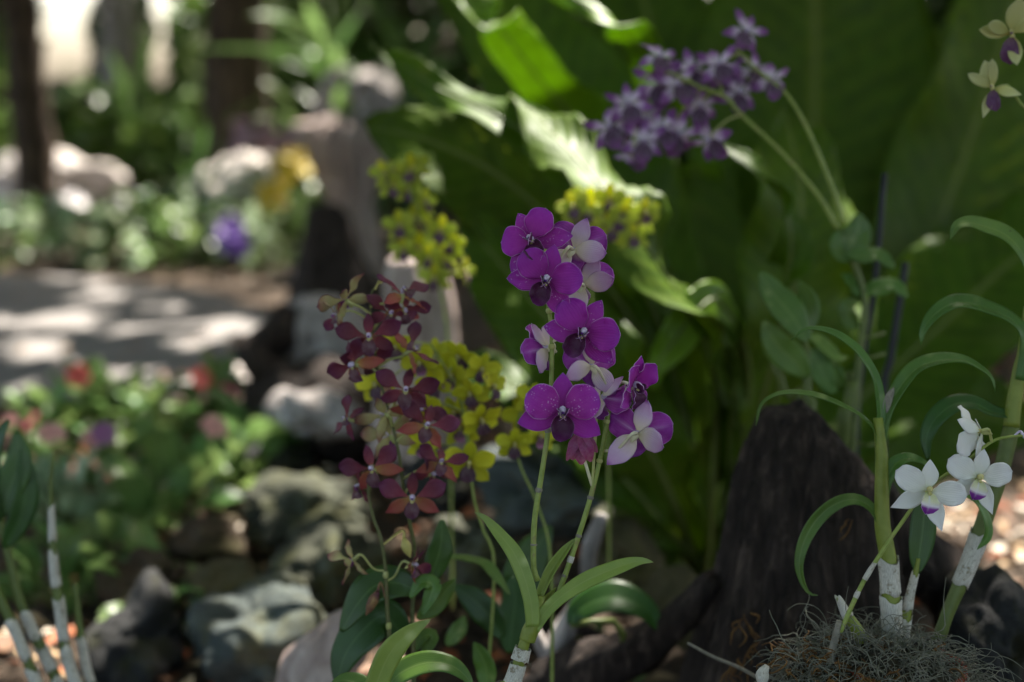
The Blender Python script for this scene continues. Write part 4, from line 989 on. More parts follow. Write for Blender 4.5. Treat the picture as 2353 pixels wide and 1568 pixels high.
# ================================================================== WHITE ORCHID in a mossy pot
D7 = 1.17
potc = ground_under(P(2075, 1568, 1.185))
t = thing('plant_pot', 'round terracotta pot hidden under a mound of grey moss, with the white orchid in it', 'pot', potc)
rimz = P(2080, 1580, 1.135).z
V = []; F = []; nsg = 48
profp = [(.036, 0), (.039, .004), (.046, rimz - .026), (.047, rimz - .024), (.050, rimz - .024), (.051, rimz), (.047, rimz), (.045, rimz - .01), (0.001, rimz - .01)]
for r_, z in profp:
    for j in range(nsg):
        a = 6.28318 * j / nsg; V.append(potc + Vector((r_ * math.cos(a), r_ * math.sin(a), z)))
for i in range(len(profp) - 1):
    for j in range(nsg): F.append((i * nsg + j, i * nsg + (j + 1) % nsg, (i + 1) * nsg + (j + 1) % nsg, (i + 1) * nsg + j))
F.append(tuple(range(nsg))[::-1])
world_obj('shell', V, F, [plain('terracotta', '6e2e1e', '8a3c28', 60, .8, 0, .4)], t)
t = thing('moss_mound', 'wiry mound of grey hanging moss spilling over the pot', 'moss', potc + Vector((0, 0, rimz)))
mossb = plain('moss_core', '1e1c16', '39352a', 60, .95, 0, 1, .006, c3='4a3a20')
mcen = P(2025, 1556, 1.19)
import bmesh
bm = bmesh.new(); bmesh.ops.create_icosphere(bm, subdivisions=5, radius=1)
for v in bm.verts:
    n = v.co.copy(); g = 1 + .3 * noise.noise(n * 2.2) + .15 * noise.noise(n * 7) + .08 * noise.noise(n * 20)
    v.co = Vector((n.x * .070 * g, n.y * .066 * g, n.z * .028 * g - .006)) 
me = bpy.data.meshes.new('core'); bm.to_mesh(me); bm.free(); me.materials.append(mossb)
me.polygons.foreach_set('use_smooth', [True] * len(me.polygons))
put('core', me, t, Matrix.Translation(mcen - t.location))
mg = plain('grey_moss_strand', '5a584c', '88867a', 90, .8, .1, 0, vr=.1)
rm = random.Random(4); acc = Acc()
for k in range(1250):
    a = rm.uniform(0, 6.28); q = rm.random() ** .6
    p = mcen + Vector((math.cos(a) * .076 * q, math.sin(a) * .07 * q, .026 * (1 - q * q) + rm.uniform(-.014, .004)))
    dirv = Vector((math.cos(a) * q, math.sin(a) * q, rm.uniform(.1, .9))).normalized()
    pts = [p]; ln = rm.uniform(.005, .012)
    for s_ in range(rm.randint(4, 7)):
        dirv = (dirv + Vector((rm.uniform(-.8, .8), rm.uniform(-.8, .8), rm.uniform(-1.0, .3)))).normalized()
        pts.append(pts[-1] + dirv * ln)
    V, F, uv = tube_geo(pts, [.0004, .00045, .00025], 3, len(pts) * 2, False); acc.add(V, F, 0, uv)
s_ = world_obj('moss_strands', acc.V, acc.F, [mg], t, acc.uv); s_['kind'] = 'stuff'
acc = Acc()
for k in range(120):
    p = mcen + Vector((rm.gauss(-.03, .03), rm.uniform(-.06, .03), .018 + rm.uniform(-.012, .006)))
    pts = [p]
    for q in range(4): pts.append(pts[-1] + Vector((rm.uniform(-.008, .008), rm.uniform(-.008, .008), rm.uniform(-.004, .005))))
    V, F, uv = tube_geo(pts, [.0008, .0009, .0004], 4, 8, False); acc.add(V, F, 0, uv)
s_ = world_obj('dead_moss', acc.V, acc.F, [fung], t, acc.uv); s_['kind'] = 'stuff'

O = t = thing('orchid_plant', 'white orchid with violet tipped lips on one long slanting stem above the mossy pot', 'orchid', P(1830, 1640, D7))
ws = path(Z6, [(890, 1290), (960, 1130), (1030, 990), (1150, 800), (1240, 670), (1320, 560), (1440, 440), (1560, 370), (1640, 300), (1740, 228), (1830, 205), (1950, 195)], D7 + .01)
tube('flower_stem', ws, [.0021, .0020, .0017, .0015, .0013, .0012], M['stem'], t, 8, 60, .08)
tube('old_cane', [P(1800, 1700, D7 + .01)] + path(Z6, [(810, 1540), (840, 1420), (868, 1300), (885, 1225)], D7 + .01), [.0052, .0055, .0048, .0036, .0024], M['old'], t, 9, 30, .2)
for a, b in ((.20, .27), (.13, .16)):
    q = [on(ws, a + (b - a) * j / 4) for j in range(5)]
    tube('bract', q, [.0023, .0024, .0019], M['sheath'], t, 8, 8)
k = kit_w
flower(O, FP(Z6, 1380, 505, D7 - .012), k, (.0, .05, 1), -8, 1.12, on(ws, .52), v=1, over={'pl': (66, 0), 'pr': (-88, 2), 'l': (122, 4), 'r': (-152, 4)})
flower(O, FP(Z6, 1655, 435, D7 - .002), k, (.15, .0, 1), -18, 1.08, on(ws, .72), v=2, over={'pl': (72, -4), 'pr': (-60, 0), 'r': (-136, 0), 'l': (140, 0)})
flower(O, FP(Z6, 1670, 175, D7 + .004), k, (-.8, -.25, -.6), 75, 1.08, on(ws, .86), v=2, opn=26)
bud(O, FP(Z6, 1905, 200, D7 + .01), FP(Z6, 1850, 205, D7 + .01), .010, .003, (RT * .6 - UPV * .2).normalized(), M['column'])
t = thing('seed_pod', 'small pale dry husk standing at the foot of the charred stump', 'dry husk', P(1750, 1600, 1.16))
tube('husk', path(None, [(1748, 1600), (1752, 1570), (1756, 1545), (1764, 1530)], 1.16), [.002, .0035, .006, .002], M['sheath'], t, 8, 12, .6)

# curling leaved cane
D8 = 1.225
t = thing('orchid_plant', 'thick jointed cane with long drooping curled leaves in front of the charred stump', 'orchid plant', potc + Vector((-.01, .01, rimz + .005)))
cq = path(Z6, [(1200, 1460), (1180, 1340), (1170, 1080), (1155, 880), (1125, 700), (1120, 500), (1120, 330), (1110, 200), (1100, 100)], D8) 
cane('cane', t, cq, [.0068, .0078, .0078, .0074, .0068, .006, .0052, .0042], 'cane', ((.08, .26), (.29, .42)), ns=12)
def l7(z, pts, wz, mt, hint, fold=.42, prof=prof_strap, d=D8, sc_=2.24 * 1.088):
    ribbon('leaf', path(z, pts, d), wz / sc_ * KP * d, M[mt], t, prof=prof, fold=fold, hint=hint, nt_=36, ns=8, wave=.0006, wf=1.5, seed=wz)
pl = lambda t_: (.55 + .9 * min(1, t_ * 1.8)) * (1 - max(0, (t_ - .4) / .6) ** 2) ** .9
l7(Z7, [(760, 1330), (765, 1180), (735, 1010), (650, 870), (560, 790), (460, 740), (350, 728), (265, 785)], 62, 'lmid', HU + UPV * .8, prof=pl)
l7(Z7, [(765, 1400), (790, 1220), (850, 1090), (950, 960), (1080, 905), (1220, 900), (1320, 945), (1385, 1000), (1405, 1075)], 78, 'lmid', HU + UPV * .5, prof=pl)
l7(Z7, [(750, 1480), (745, 1330), (680, 1235), (580, 1170), (430, 1110), (280, 1085), (170, 1100), (95, 1155), (66, 1265)], 44, 'lmid', HU + UPV * 1.2, prof=pl)
l7(Z6, [(1140, 860), (1110, 690), (1060, 600), (980, 555), (880, 570), (780, 640), (700, 760), (662, 900), (680, 1010), (720, 1075), (765, 1086)], 58, 'lmid', [HU, HF + RT * .2, HF - RT * .8], prof=pl, sc_=2.221 * 1.088)
l7(Z6, [(1130, 620), (1140, 470), (1190, 365), (1260, 328), (1340, 345), (1400, 385)], 62, 'lmid', HU, prof=pl, sc_=2.221 * 1.088)
ribbon('leaf_sheath', path(Z7, [(790, 1190), (810, 1110), (840, 1050)], D8), .007, M['old'], t, fold=.4, nt_=12)
t = thing('orchid_plant', 'short grey cane carrying one broad dark leaf under the white flowers', 'orchid plant', potc + Vector((.02, .0, rimz + .005)))
cq = path(Z6, [(1250, 1480), (1245, 1300), (1275, 1100), (1310, 950), (1322, 880)], D8 + .01)
cane('cane', t, cq, [.0045, .0045, .004, .003, .002], 'cane', ((.1, .45), (.52, .85)))
l7(Z6, [(1318, 960), (1325, 880), (1345, 740), (1360, 560), (1370, 450)], 150, 'ldark', HF, .15, prof_oval, D8 + .01, 2.221 * 1.088)
t = thing('orchid_plant', 'leaning pale cane with tall stem and wide arching leaves beyond the white flowers', 'orchid plant', potc + Vector((.05, .0, rimz + .005)))
cq = path(Z6, [(1350, 1500), (1420, 1370), (1480, 1200), (1530, 1080), (1600, 920), (1660, 760), (1715, 600), (1760, 470), (1800, 330), (1840, 150)], D8 + .03)
cane('cane', t, cq, [.0058, .006, .0055, .0065, .0072, .0074, .0072, .0072, .0072, .007], 'caned', ((.0, .12), (.36, .58)), ns=12)
c2 = [cq[-1]] + path(Z7, [(1510, 1150), (1545, 950), (1570, 850), (1600, 600)], D8 + .03)
tube('cane', c2, [.007, .0065, .006, .005], M['cane'], t, 12, 24, .05)
l7(Z7, [(1545, 1010), (1580, 850), (1560, 740), (1480, 660), (1370, 612), (1260, 580), (1160, 585), (1060, 650), (1000, 740), (992, 815)], 100, 'lmid', HU + UPV * .3, .25, pl, D8 + .02)
l7(Z7, [(1640, 520), (1600, 380), (1530, 260), (1450, 190), (1340, 150), (1260, 130), (1190, 150), (1155, 220)], 105, 'lmid', HU, .25, pl, D8 + .02)
l7(Z7, [(1540, 1210), (1450, 1200), (1380, 1185), (1280, 1140), (1170, 1150), (1070, 1230), (1020, 1340), (1030, 1460)], 118, 'ldark', HU, .25, prof_oval, D8 + .03)
l7(Z6, [(1580, 530), (1650, 570), (1700, 660), (1705, 760), (1650, 832)], 50, 'lmid', HU + RT * .5, .25, pl, D8, 2.221 * 1.088)
t = thing('orchid_plant', 'short stubby green shoot with a papery tip beside the slanting flower stem', 'orchid plant', potc + Vector((-.07, .0, rimz + .005)))
cq = path(Z6, [(1020, 1340), (970, 1260), (920, 1180), (880, 1100)], D8 - .02)
cane('cane', t, cq, [.006, .0055, .004, .002], 'cane', ((.6, .97),))
# pale yellow orchid hanging in from the side
D9 = 1.3
Z9 = Z(2150, 0, 2.239)
t = thing('orchid_plant', 'pale yellow orchid with wine red lips hanging in high beside the fern fronds', 'orchid', ground_under(P(2420, 1200, D9)))
hs = [ground_under(P(2440, 1200, D9)), P(2450, 900, D9), P(2440, 500, D9), P(2400, 300, D9)] + path(Z9, [(905, 590), (860, 520), (830, 480)], D9)
tube('flower_stem', hs, [.003, .0026, .002, .0014], M['stem'], t, 8, 40, .05)
hs2 = [P(2440, 500, D9), P(2430, 200, D9), P(2400, 30, D9), P(2350, -5, D9)] + path(Z9, [(890, 15)], D9)
tube('flower_stem', hs2, [.002, .0016, .0014], M['stem'], t, 8, 30, .05)
flower(t, FP(Z9, 850, 190, D9), kit_c, (-.4, -.15, 1), 0, 1.4, FP(Z9, 890, 20, D9), v=0, over={'d': (-12, 8), 'pl': (60, 12), 'pr': (-60, 0), 'l': (80, 6), 'r': (-172, 0)})
flower(t, FP(Z9, 745, 495, D9), kit_c, (-.6, .1, .9), 12, 1.1, FP(Z9, 830, 480, D9), v=1, over={'l': (150, 0), 'r': (-125, 4), 'd': (6, 4), 'pl': (44, 12), 'pr': (-20, 6)})
# ================================================================== BANDED CANES, bottom corner
D10 = 1.46
cl = [
 ([(110, 1640), (75, 1548), (35, 1450), (0, 1375), (-40, 1290)], [.0068, .0066, .006], ((.02, .22), (.27, .45), (.5, .7)), 'pale banded cane leaning in at the edge, lowest of the four banded canes'),
 ([(150, 1640), (125, 1550), (85, 1470), (45, 1380), (30, 1320), (12, 1240), (-2, 1180)], [.0072, .0078, .007, .006, .005], ((.02, .13), (.17, .27), (.31, .42), (.46, .58)), 'thick banded cane with a green upper length and a broad dark leaf'),
 ([(205, 1650), (170, 1560), (150, 1490), (138, 1400), (124, 1300), (118, 1180), (116, 1120), (122, 1040)], [.0072, .0072, .007, .0066, .0055, .0035, .002], ((.02, .14), (.18, .32), (.35, .5), (.54, .66), (.7, .82)), 'tallest banded cane, white and green bands up to a thin brown tip'),
 ([(235, 1640), (205, 1560), (192, 1500), (182, 1430), (174, 1340)], [.006, .006, .0055, .003], ((.1, .4), (.45, .7)), 'shortest banded cane with a bare pointed green tip'),
]
for i, (pts, rr, sg, lb) in enumerate(cl):
    pw = path(None, pts, D10 + .02 * (i % 2))
    t = thing('orchid_cane', lb, 'orchid cane', ground_under(pw[0]), 'banded orchid canes in the corner')
    rr = [q * .78 for q in rr]
    cane('cane', t, [ground_under(pw[0] + Vector((.02, 0, 0)))] + pw, [.005] + rr, 'caned', [(.25 + .75 * a, .25 + .75 * b) for a, b in sg], ns=12)
    if i == 1:
        for P4, wz, hint in (([(0, 1190), (20, 1130), (45, 1060), (38, 990)], 70, HF), ([(-10, 1150), (-20, 1060), (0, 1000), (22, 965)], 50, HU), ([(10, 1260), (50, 1180), (60, 1100), (50, 1030)], 60, HR), ([(0, 1200), (-30, 1120), (-60, 1040)], 60, HL)):
            ribbon('leaf', path(None, P4, D10), wz * KP * D10, M['ldark'], t, prof=prof_oval, fold=.15, hint=hint, nt_=20)

# ================================================================== GIANT FERN
FB = P(1650, 1330, 2.05); FB.z = 0.02
t = thing('birds_nest_fern', 'giant birds nest fern with huge wavy fronds filling the shade behind the orchids', 'fern', FB)
def frond(pts, wpx, d, hint=None, mat='fern', wave=.018, wf=5, fold=.12, prof=prof_frond, seed=0, thick=.001, base=True):
    pw = path(None, pts, d)
    if base: pw = [FB + Vector((R.uniform(-.03, .03), R.uniform(-.03, .03), .0))] + pw
    V, F, uv = ribbon_geo(pw, wpx * KP * d, hint=hint or (HF + Vector((0, 0, .2))), prof=prof, fold=fold, wave=wave, wf=wf, nt_=170, ns=16, seed=seed, rib=.0022 if wpx > 150 else .001, nv=30)
    o = world_obj('frond', V, F, [M[mat]], t, uv)
    md = o.modifiers.new('thick', 'SOLIDIFY'); md.thickness = thick; md.offset = 0
    # midrib: a raised dark keel down the blade
    a, b, c_ = tube_geo([p + FW * -.0 for p in pw], [.007, .005, .003, .001], 6, 50)
    put('midrib', mesh('midrib', [v - t.location for v in a], b, [M['caned']], c_), o)
# far, upright, almost face on
frond([(1800, 900, 2.35), (1860, 500, 2.5), (1872, 150, 2.55), (1870, -350, 2.5)], 640, 2.4, wave=.02, wf=4, seed=1)
frond([(1660, 800, 2.4), (1560, 350, 2.6), (1480, 0, 2.7), (1400, -300, 2.7)], 380, 2.4, seed=2, hint=HL)
frond([(1560, 850, 2.25), (1400, 400, 2.4), (1240, 150, 2.5), (1080, -60, 2.5), (960, -220, 2.5)], 330, 2.3, seed=3, hint=HL + UPV * .2)
frond([(2000, 900, 2.4), (2200, 400, 2.5), (2330, 0, 2.5), (2420, -300, 2.5)], 430, 2.3, seed=4, hint=HR)
frond([(1900, 1000, 2.2), (2150, 760, 2.2), (2380, 560, 2.2), (2600, 450, 2.2)], 360, 2.2, seed=5, hint=HU)
frond([(1560, 950, 2.1), (1380, 640, 2.05), (1180, 430, 2.0), (1000, 330, 2.0), (840, 290, 2.05)], 330, 2.05, seed=6, hint=HF + UPV * .15, wave=.014)
frond([(1500, 1050, 1.95), (1340, 830, 1.9), (1180, 640, 1.95), (1060, 500, 2.0)], 260, 1.95, seed=7, hint=HF)
frond([(1760, 1000, 2.0), (1820, 700, 1.95), (1840, 450, 1.95), (1800, 250, 2.0)], 330, 2.0, seed=8, hint=HR)
frond([(1450, 1120, 1.95), (1300, 980, 1.95), (1160, 880, 2.0), (1060, 840, 2.05)], 190, 1.95, seed=14, hint=HU)
frond([(1750, 1150, 2.2), (1950, 1050, 2.3), (2200, 950, 2.4), (2400, 1000, 2.4)], 300, 2.3, seed=15, hint=HF)
frond([(1500, 1150, 2.2), (1480, 950, 2.3), (1420, 800, 2.4), (1350, 700, 2.4)], 330, 2.3, seed=16, hint=HF)
frond([(1700, 1150, 2.3), (1760, 1000, 2.4), (1790, 850, 2.5), (1760, 700, 2.5)], 360, 2.3, seed=17, hint=HF)
# the arching frond whose upper face catches the sun
frond([(1640, 860, 1.9), (1530, 640, 1.76), (1420, 480, 1.74), (1320, 360, 1.80), (1235, 275, 1.87), (1170, 215, 1.93)], 215, 1.8, seed=10, hint=Vector((.17, -.44, .88)), wave=.020, wf=5, fold=.02)
frond([(1560, 900, 2.05), (1430, 560, 1.95), (1280, 360, 1.9), (1130, 262, 1.92), (1000, 200, 1.96), (850, 105, 2.02)], 120, 1.85, seed=21, hint=HF + Vector((-.3, 0, .75)), wave=.016, wf=5, fold=.1)
# top fronds with light behind them, also put into their brighter green
frond([(1560, 800, 2.5), (1430, 420, 2.5), (1230, 170, 2.3), (1110, 20, 2.2), (1000, -90, 2.25)], 170, 2.2, seed=11, hint=Vector((-.6, -.5, .8)), mat='fern_lit')
frond([(1700, 800, 2.5), (1600, 400, 2.5), (1500, 160, 2.3), (1430, 70, 2.1), (1330, 0, 2.1), (1220, -60, 2.1)], 120, 2.1, seed=12, hint=Vector((-.3, -.5, .9)), mat='fern_lit')
frond([(1380, 900, 2.0), (1240, 640, 2.0), (1130, 530, 2.0), (1070, 440, 2.0), (1000, 395, 2.0)], 95, 2.0, seed=13, hint=Vector((.6, -.5, .4)), mat='fern_lit', wave=.006)
frond([(1720, 900, 1.95), (1660, 700, 1.86), (1600, 715, 1.82), (1545, 790, 1.8), (1512, 840, 1.78), (1502, 895, 1.78)], 95, 1.82, seed=18, hint=Vector((.3, -.9, .3)), mat='fern_lit', wave=.004, prof=lambda t_: .10 + .90 * max(0, math.sin(math.pi * max(0, t_ - .62) / .40)))
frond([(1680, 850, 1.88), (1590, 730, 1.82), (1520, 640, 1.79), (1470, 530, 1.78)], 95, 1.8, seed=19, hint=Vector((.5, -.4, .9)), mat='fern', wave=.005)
frond([(1800, 700, 1.8), (1800, 470, 1.75), (1740, 385, 1.72), (1640, 330, 1.75)], 110, 1.75, seed=20, hint=Vector((0, -.3, 1)), wave=.004)

# ================================================================== GARDEN PLANTS
lv = {}
def leaf_var(key, mat, L, W, n=3, prof=prof_oval, droop=.6):
    if key in lv: return lv[key]
    out = []
    for i in range(n):
        pts = [Vector((0, L * q, L * (.25 * math.sin(q * 2.2) - droop * .3 * q * q * (1 + .4 * i)))) for q in (0, .25, .5, .75, 1)]
        V, F, uv = ribbon_geo(pts, W, hint=Vector((0, 0, 1)), prof=prof, fold=.15 + .1 * i, wave=W * .06, wf=2, nt_=9, ns=4, seed=i)
        out.append(mesh('leaf', V, F, [mat], uv))
    lv[key] = out; return out
rp = random.Random(21)
def bush(base, n, H, Rr, key, label, cat, group=None, name='bedding_plant', up=.5, sc_=1.0, fl=None, stems=True, lean=(0, 0)):
    t = thing(name, label, cat, base, group)
    ms = lv[key]
    acc = Acc()
    for i in range(n):
        h = H * (i + .5) / n * rp.uniform(.8, 1.15); a = i * 2.4 + rp.uniform(-.5, .5)
        r_ = Rr * rp.uniform(.1, .75)
        p = Vector((math.cos(a) * r_ + lean[0] * h, math.sin(a) * r_ + lean[1] * h, h))
        el = up + rp.uniform(-.5, .5) + .4 * h / H
        m = Matrix.Translation(p) @ Matrix.Rotation(a - math.pi / 2 + rp.uniform(-.5, .5), 4, 'Z') @ Matrix.Rotation(el, 4, 'X') @ Matrix.Rotation(rp.uniform(-.6, .6), 4, 'Y') @ Matrix.Scale(sc_ * rp.uniform(.7, 1.25), 4)
        put('leaf', ms[i % len(ms)], t, m)
        if stems:
            V, F, uv = tube_geo([Vector((p.x * .1, p.y * .1, 0)), Vector((p.x * .5, p.y * .5, h * .6)), p], [.003, .0025, .0015], 5, 6, False); acc.add(V, F, 0, uv)
    if stems: put('stems', mesh('stem', acc.V, acc.F, [M['caned']], acc.uv), t).name = 'stem'
    return t
leaf_var('bed', M['lbg'], .10, .055); leaf_var('bedp', M['lbl'], .10, .05); leaf_var('bedbig', M['lbg'], .16, .075)
leaf_var('strap', M['lbg'], .34, .035, prof=prof_strap, droop=1.4); leaf_var('darkb', M['ldark'], .14, .06); leaf_var('strapd', M['ldark'], .40, .04, prof=prof_strap, droop=1.3)
def small_flower(key, mat, L, W):
    V = []; F = []; uv = []
    for k_ in range(5):
        a = k_ * 2 * math.pi / 5
        pts = [Vector((math.cos(a) * L * q, math.sin(a) * L * q, L * .35 * math.sin(q * 2.4))) for q in (.05, .5, 1)]
        v, f, u = ribbon_geo(pts, W, hint=Vector((0, 0, 1)), prof=lambda t_: .3 + .7 * math.sin(math.pi * min(1, t_ * .9)), nt_=5, ns=3)
        o = len(V); V += v; F += [tuple(i + o for i in x) for x in f]; uv += u
    lv[key] = mesh('flower', V, F, [mat], uv)
small_flower('pink', plain('flower_pink', 'c04468', 'd8607c', 60, .5, .3, 0), .024, .024)
small_flower('coral', plain('flower_coral', 'b84c48', 'c8685c', 60, .5, .3, 0), .024, .024)
small_flower('blush', plain('flower_blush', 'd89a98', 'e8b4a8', 60, .5, .3, 0), .022, .022)
small_flower('violet', plain('flower_violet', '6a4a9c', '8468b0', 60, .5, .3, 0), .028, .026)
small_flower('mauve', plain('flower_mauve', '9a5c90', 'b07ca4', 60, .5, .3, 0), .026, .026)
small_flower('gold', plain('flower_gold', 'b8a02c', 'd0b83c', 60, .5, .3, 0), .028, .026)
small_flower('rosy', plain('flower_rosy_lilac', '94747f', 'b09098', 60, .5, .3, 0), .030, .028)
def blossom(t, key, x, y, d, s=1.0):
    p = P(x, y, d) - t.location
    m = Matrix.Translation(p) @ Matrix.Rotation(rad(rp.uniform(20, 80)), 4, 'X') @ Matrix.Rotation(rp.uniform(-.8, .8), 4, 'Y') @ Matrix.Rotation(rp.uniform(0, 6), 4, 'Z') @ Matrix.Scale(s * rp.uniform(.85, 1.15), 4)
    f = put('flower', lv[key], t, m)
    V, F, uv = tube_geo([Vector((p.x * .3, p.y * .3, p.z * .3)), p - Vector((0, 0, .004))], [.0015, .001], 5, 4, False)
    put('flower_stalk', mesh('stalk', V, F, [M['caned']], uv), t)
def B(x, y, d, **k):   # a plant whose foot stands on the soil under the sight point
    p = P(x, y, d); return Vector((p.x, p.y, max(0, .02 * noise.noise(Vector((p.x * .9, p.y * .9, 1))) - .01)))
gA = 'bedding plants on the near side of the path'
near_b = [
 (140, 3.0, 26, .30, .13, 'bed', 'leafy bedding plant by the path with bright lit leaves and one coral bud above', 'coral', [(180, 866)]),
 (250, 2.95, 20, .24, .12, 'bed', 'low green bedding plant between the coral bud plant and the scarlet flowers'),
 (350, 2.9, 18, .20, .12, 'bed', 'dark rooted bedding plant below the concrete path edge'),
 (470, 3.0, 22, .27, .11, 'bed', 'bedding plant with scarlet and rose flowers right at the path edge', 'coral', [(458, 872)], 'pink', [(520, 905), (528, 912)]),
 (590, 2.7, 16, .16, .11, 'bedbig', 'bedding plant holding one large brightly lit leaf beside the hollow log'),
 (60, 2.9, 14, .20, .12, 'bed', 'bedding plant with rose pink flowers at the near corner of the path', 'pink', [(78, 972)], 'blush', [(30, 975)]),
 (230, 2.55, 22, .22, .13, 'bed', 'bedding plant with one mauve flower in the middle of the bed', 'mauve', [(240, 1000)], 'blush', [(210, 1015)]),
 (400, 2.5, 18, .14, .13, 'bedbig', 'spreading plant with wide leaves in front of the scarlet flowers', 'blush', [(490, 985)]),
 (500, 2.55, 14, .16, .1, 'bed', 'small plant with blush pink flower beside the brown rock'),
 (90, 2.3, 20, .20, .12, 'bedp', 'pale leaved plant just behind the tallest banded cane', 'blush', [(118, 1002)]),
 (300, 2.3, 14, .10, .12, 'bedbig', 'broad leaved seedling clump over the dry leaves'),
 (180, 2.1, 16, .13, .12, 'bed', 'bedding plant with pinkish shoots behind the banded canes'),
 (60, 1.95, 16, .12, .1, 'bed', 'low plant under the banded canes with one lime lit leaf'),
 (260, 1.95, 12, .08, .1, 'bed', 'low plant by the dark smooth rock with one round lit leaf'),
 (10, 2.5, 14, .22, .12, 'bed', 'bedding plant crowded against the frame corner by the path'),
]
for it in near_b:
    x, d, n, H, Rr, key, lb = it[:7]
    t = bush(B(x, 0, d), int(n * 1.3), H * .40, Rr, key, lb, 'bedding plant', gA, sc_=.68)
    for q in range(7, len(it), 2):
        for (fx, fy) in it[q + 1]: blossom(t, it[q], fx, fy, d - .02, 1.0)
gB = 'border plants beyond the path'
bl = ['with silvery leaves', 'with broad pale leaves', 'low and dark', 'with upright green leaves', 'with lime green leaves', 'with loose grey green leaves', 'rounded and dense', 'thin and open']
wh = ['below the big pale boulder', 'at the far corner of the path', 'between the two boulders', 'in front of the violet flower', 'under the round white boulder', 'beside the violet flower', 'next to the driftwood foot', 'where the path turns']
xs = [-60, 30, 100, 170, 240, 310, 380, 440, 500, 560, 610, 660, 60, 200, 340, 470, 590, 690]
for i, x in enumerate(xs):
    d = (5.75 + .25 * (i % 3)) if i < 12 else 6.6
    key = ['bed', 'bedp', 'darkb', 'bedp', 'bed', 'bedbig'][i % 6]
    lb = 'border plant %s, %s' % (bl[i % 8], wh[min(7, max(0, int((x + 60) / 100)))])
    if i >= 8: lb = ['second row', 'taller', 'wide', 'leafy'][i % 4] + ' ' + lb
    if i >= 12: lb = lb.replace('border plant', 'plant standing behind the border plants') if len(lb.split()) < 13 else lb 
    t = bush(B(x, 0, d), 18, .24 if i < 12 else .14, .22, key, lb, 'border plant', gB, sc_=1.1 if i < 12 else .8)
    if x == 500:
        for q in range(16): blossom(t, 'violet', 533 + rp.uniform(-26, 26), 545 + rp.uniform(-30, 26), 5.7 + rp.uniform(-.05, .05), 1.5)
t = thing('orchid_plant', 'mass of golden yellow flowers growing between the round white boulder and driftwood', 'flowers', G(680, 640))
for q in range(34):
    y_ = rp.uniform(355, 480); blossom(t, 'gold', 672 + rp.uniform(-28, 28) - (y_ > 430) * 40, y_, 5.5 + rp.uniform(-.08, .08), 1.15)
t = thing('orchid_plant', 'dusty pink flower cluster hanging beside the top of the bleached driftwood', 'flowers', G(640, 640))
for q in range(15): blossom(t, 'rosy', 610 + rp.uniform(-75, 65), 315 + rp.uniform(-30, 35), 5.5 + rp.uniform(-.1, .1), 1.15)
# strap leaved plants
t = bush(G(760, 560), 26, .9, .25, 'strap', 'tall strap leaved plant with light green leaves above the driftwood', 'strap leaved plant', None, 'strap_plant', up=.9, sc_=1.35)
for x, d, sc_, lb in ((432, 6.3, .7, 'grey green strap leaved plant standing alone between the boulders'), (300, 9, 1.5, 'wide dark strap leaved clump under the trees'), (60, 10, 1.5, 'strap leaved clump behind the big pale boulder'), (930, 6.6, 2.0, 'strap leaved clump in shade behind the driftwood'), (860, 7.6, 1.8, 'tall strap leaved clump reaching above the driftwood')):
    bush(B(x, 0, d), 22, .45, .2, 'strapd', lb, 'strap leaved plant', 'strap leaved plants beyond the path', 'strap_plant', up=.9, sc_=sc_)
# seedling right of centre, and a few weeds low down
t = bush(B(1590, 0, 2.0), 10, .10, .08, 'bed', 'small seedling clump with one lit leaf between rocks and charred stump', 'seedling', None, 'seedling', sc_=.7)
t = bush(B(1420, 0, 1.66), 7, .06, .05, 'bed', 'tiny weed at the foot of the dead branch', 'weed', None, 'weed', sc_=.42)
t = bush(B(1480, 0, 2.2), 9, .10, .07, 'darkb', 'small dark leaved weed on the rocks behind the purple orchid', 'weed', None, 'weed', sc_=.6)
t = bush(B(300, 0, 1.8), 9, .07, .07, 'bed', 'tiny weed in front of the dark smooth rock', 'weed', None, 'weed', sc_=.5)
t = thing('orchid_plant', 'dark arching leaf plant on the rocks beside the purple orchid', 'orchid plant', ground_under(P(1430, 1450, 1.6)))
ribbon('leaf', path(Z4, [(1690, 820), (1730, 740), (1850, 665), (1990, 640), (2120, 680), (2210, 750), (2262, 850)], 1.5), .040, M['ldark'], t, prof=prof_oval, fold=.2, hint=HU, nt_=26, ns=8)
ribbon('leaf', path(Z4, [(1700, 830), (1760, 760), (1820, 690), (1900, 650)], 1.52), .02, M['ldark'], t, prof=prof_oval, fold=.2, hint=HU, nt_=20, ns=8)
tube('stem', [ground_under(P(1430, 1450, 1.6)), P(1428, 1450, 1.52), P(*Z4(1690, 820), 1.5)], [.005, .004, .003], M['caned'], t, 8, 12)

# ================================================================== TREES
trees = [  # px, distance, radius, label, lean, bark
 (522, 6.8, .14, 'dark slender tree trunk rising beyond the path behind the strap leaves', .05, 'b'),
 (62, 7.0, .085, 'dark thick tree trunk nearest the bright gap of sky', -.05, 'b'),
 (-40, 8.5, .14, 'broad tree trunk at the very edge of the wood', .0, 'b'),
 (262, 10.5, .12, 'brown tree trunk between the two bright gaps', .02, 'p'),
 (430, 11.5, .10, 'grey tree trunk just past the narrow gap of sky', .0, 'p'),
 (660, 10, .10, 'tree trunk seen behind the strap leaves above the driftwood', .04, 'p'),
 (900, 9, .12, 'dark tree trunk standing behind the fern', -.03, 'b'),
 (1300, 8.5, .14, 'tree trunk hidden behind the tall fern fronds', .02, 'b'),
 (1900, 7.5, .16, 'big tree trunk deep in shade behind the fern', .0, 'b'),
 (2500, 6.5, .15, 'tree trunk past the end of the fern bed', .0, 'b'),
]
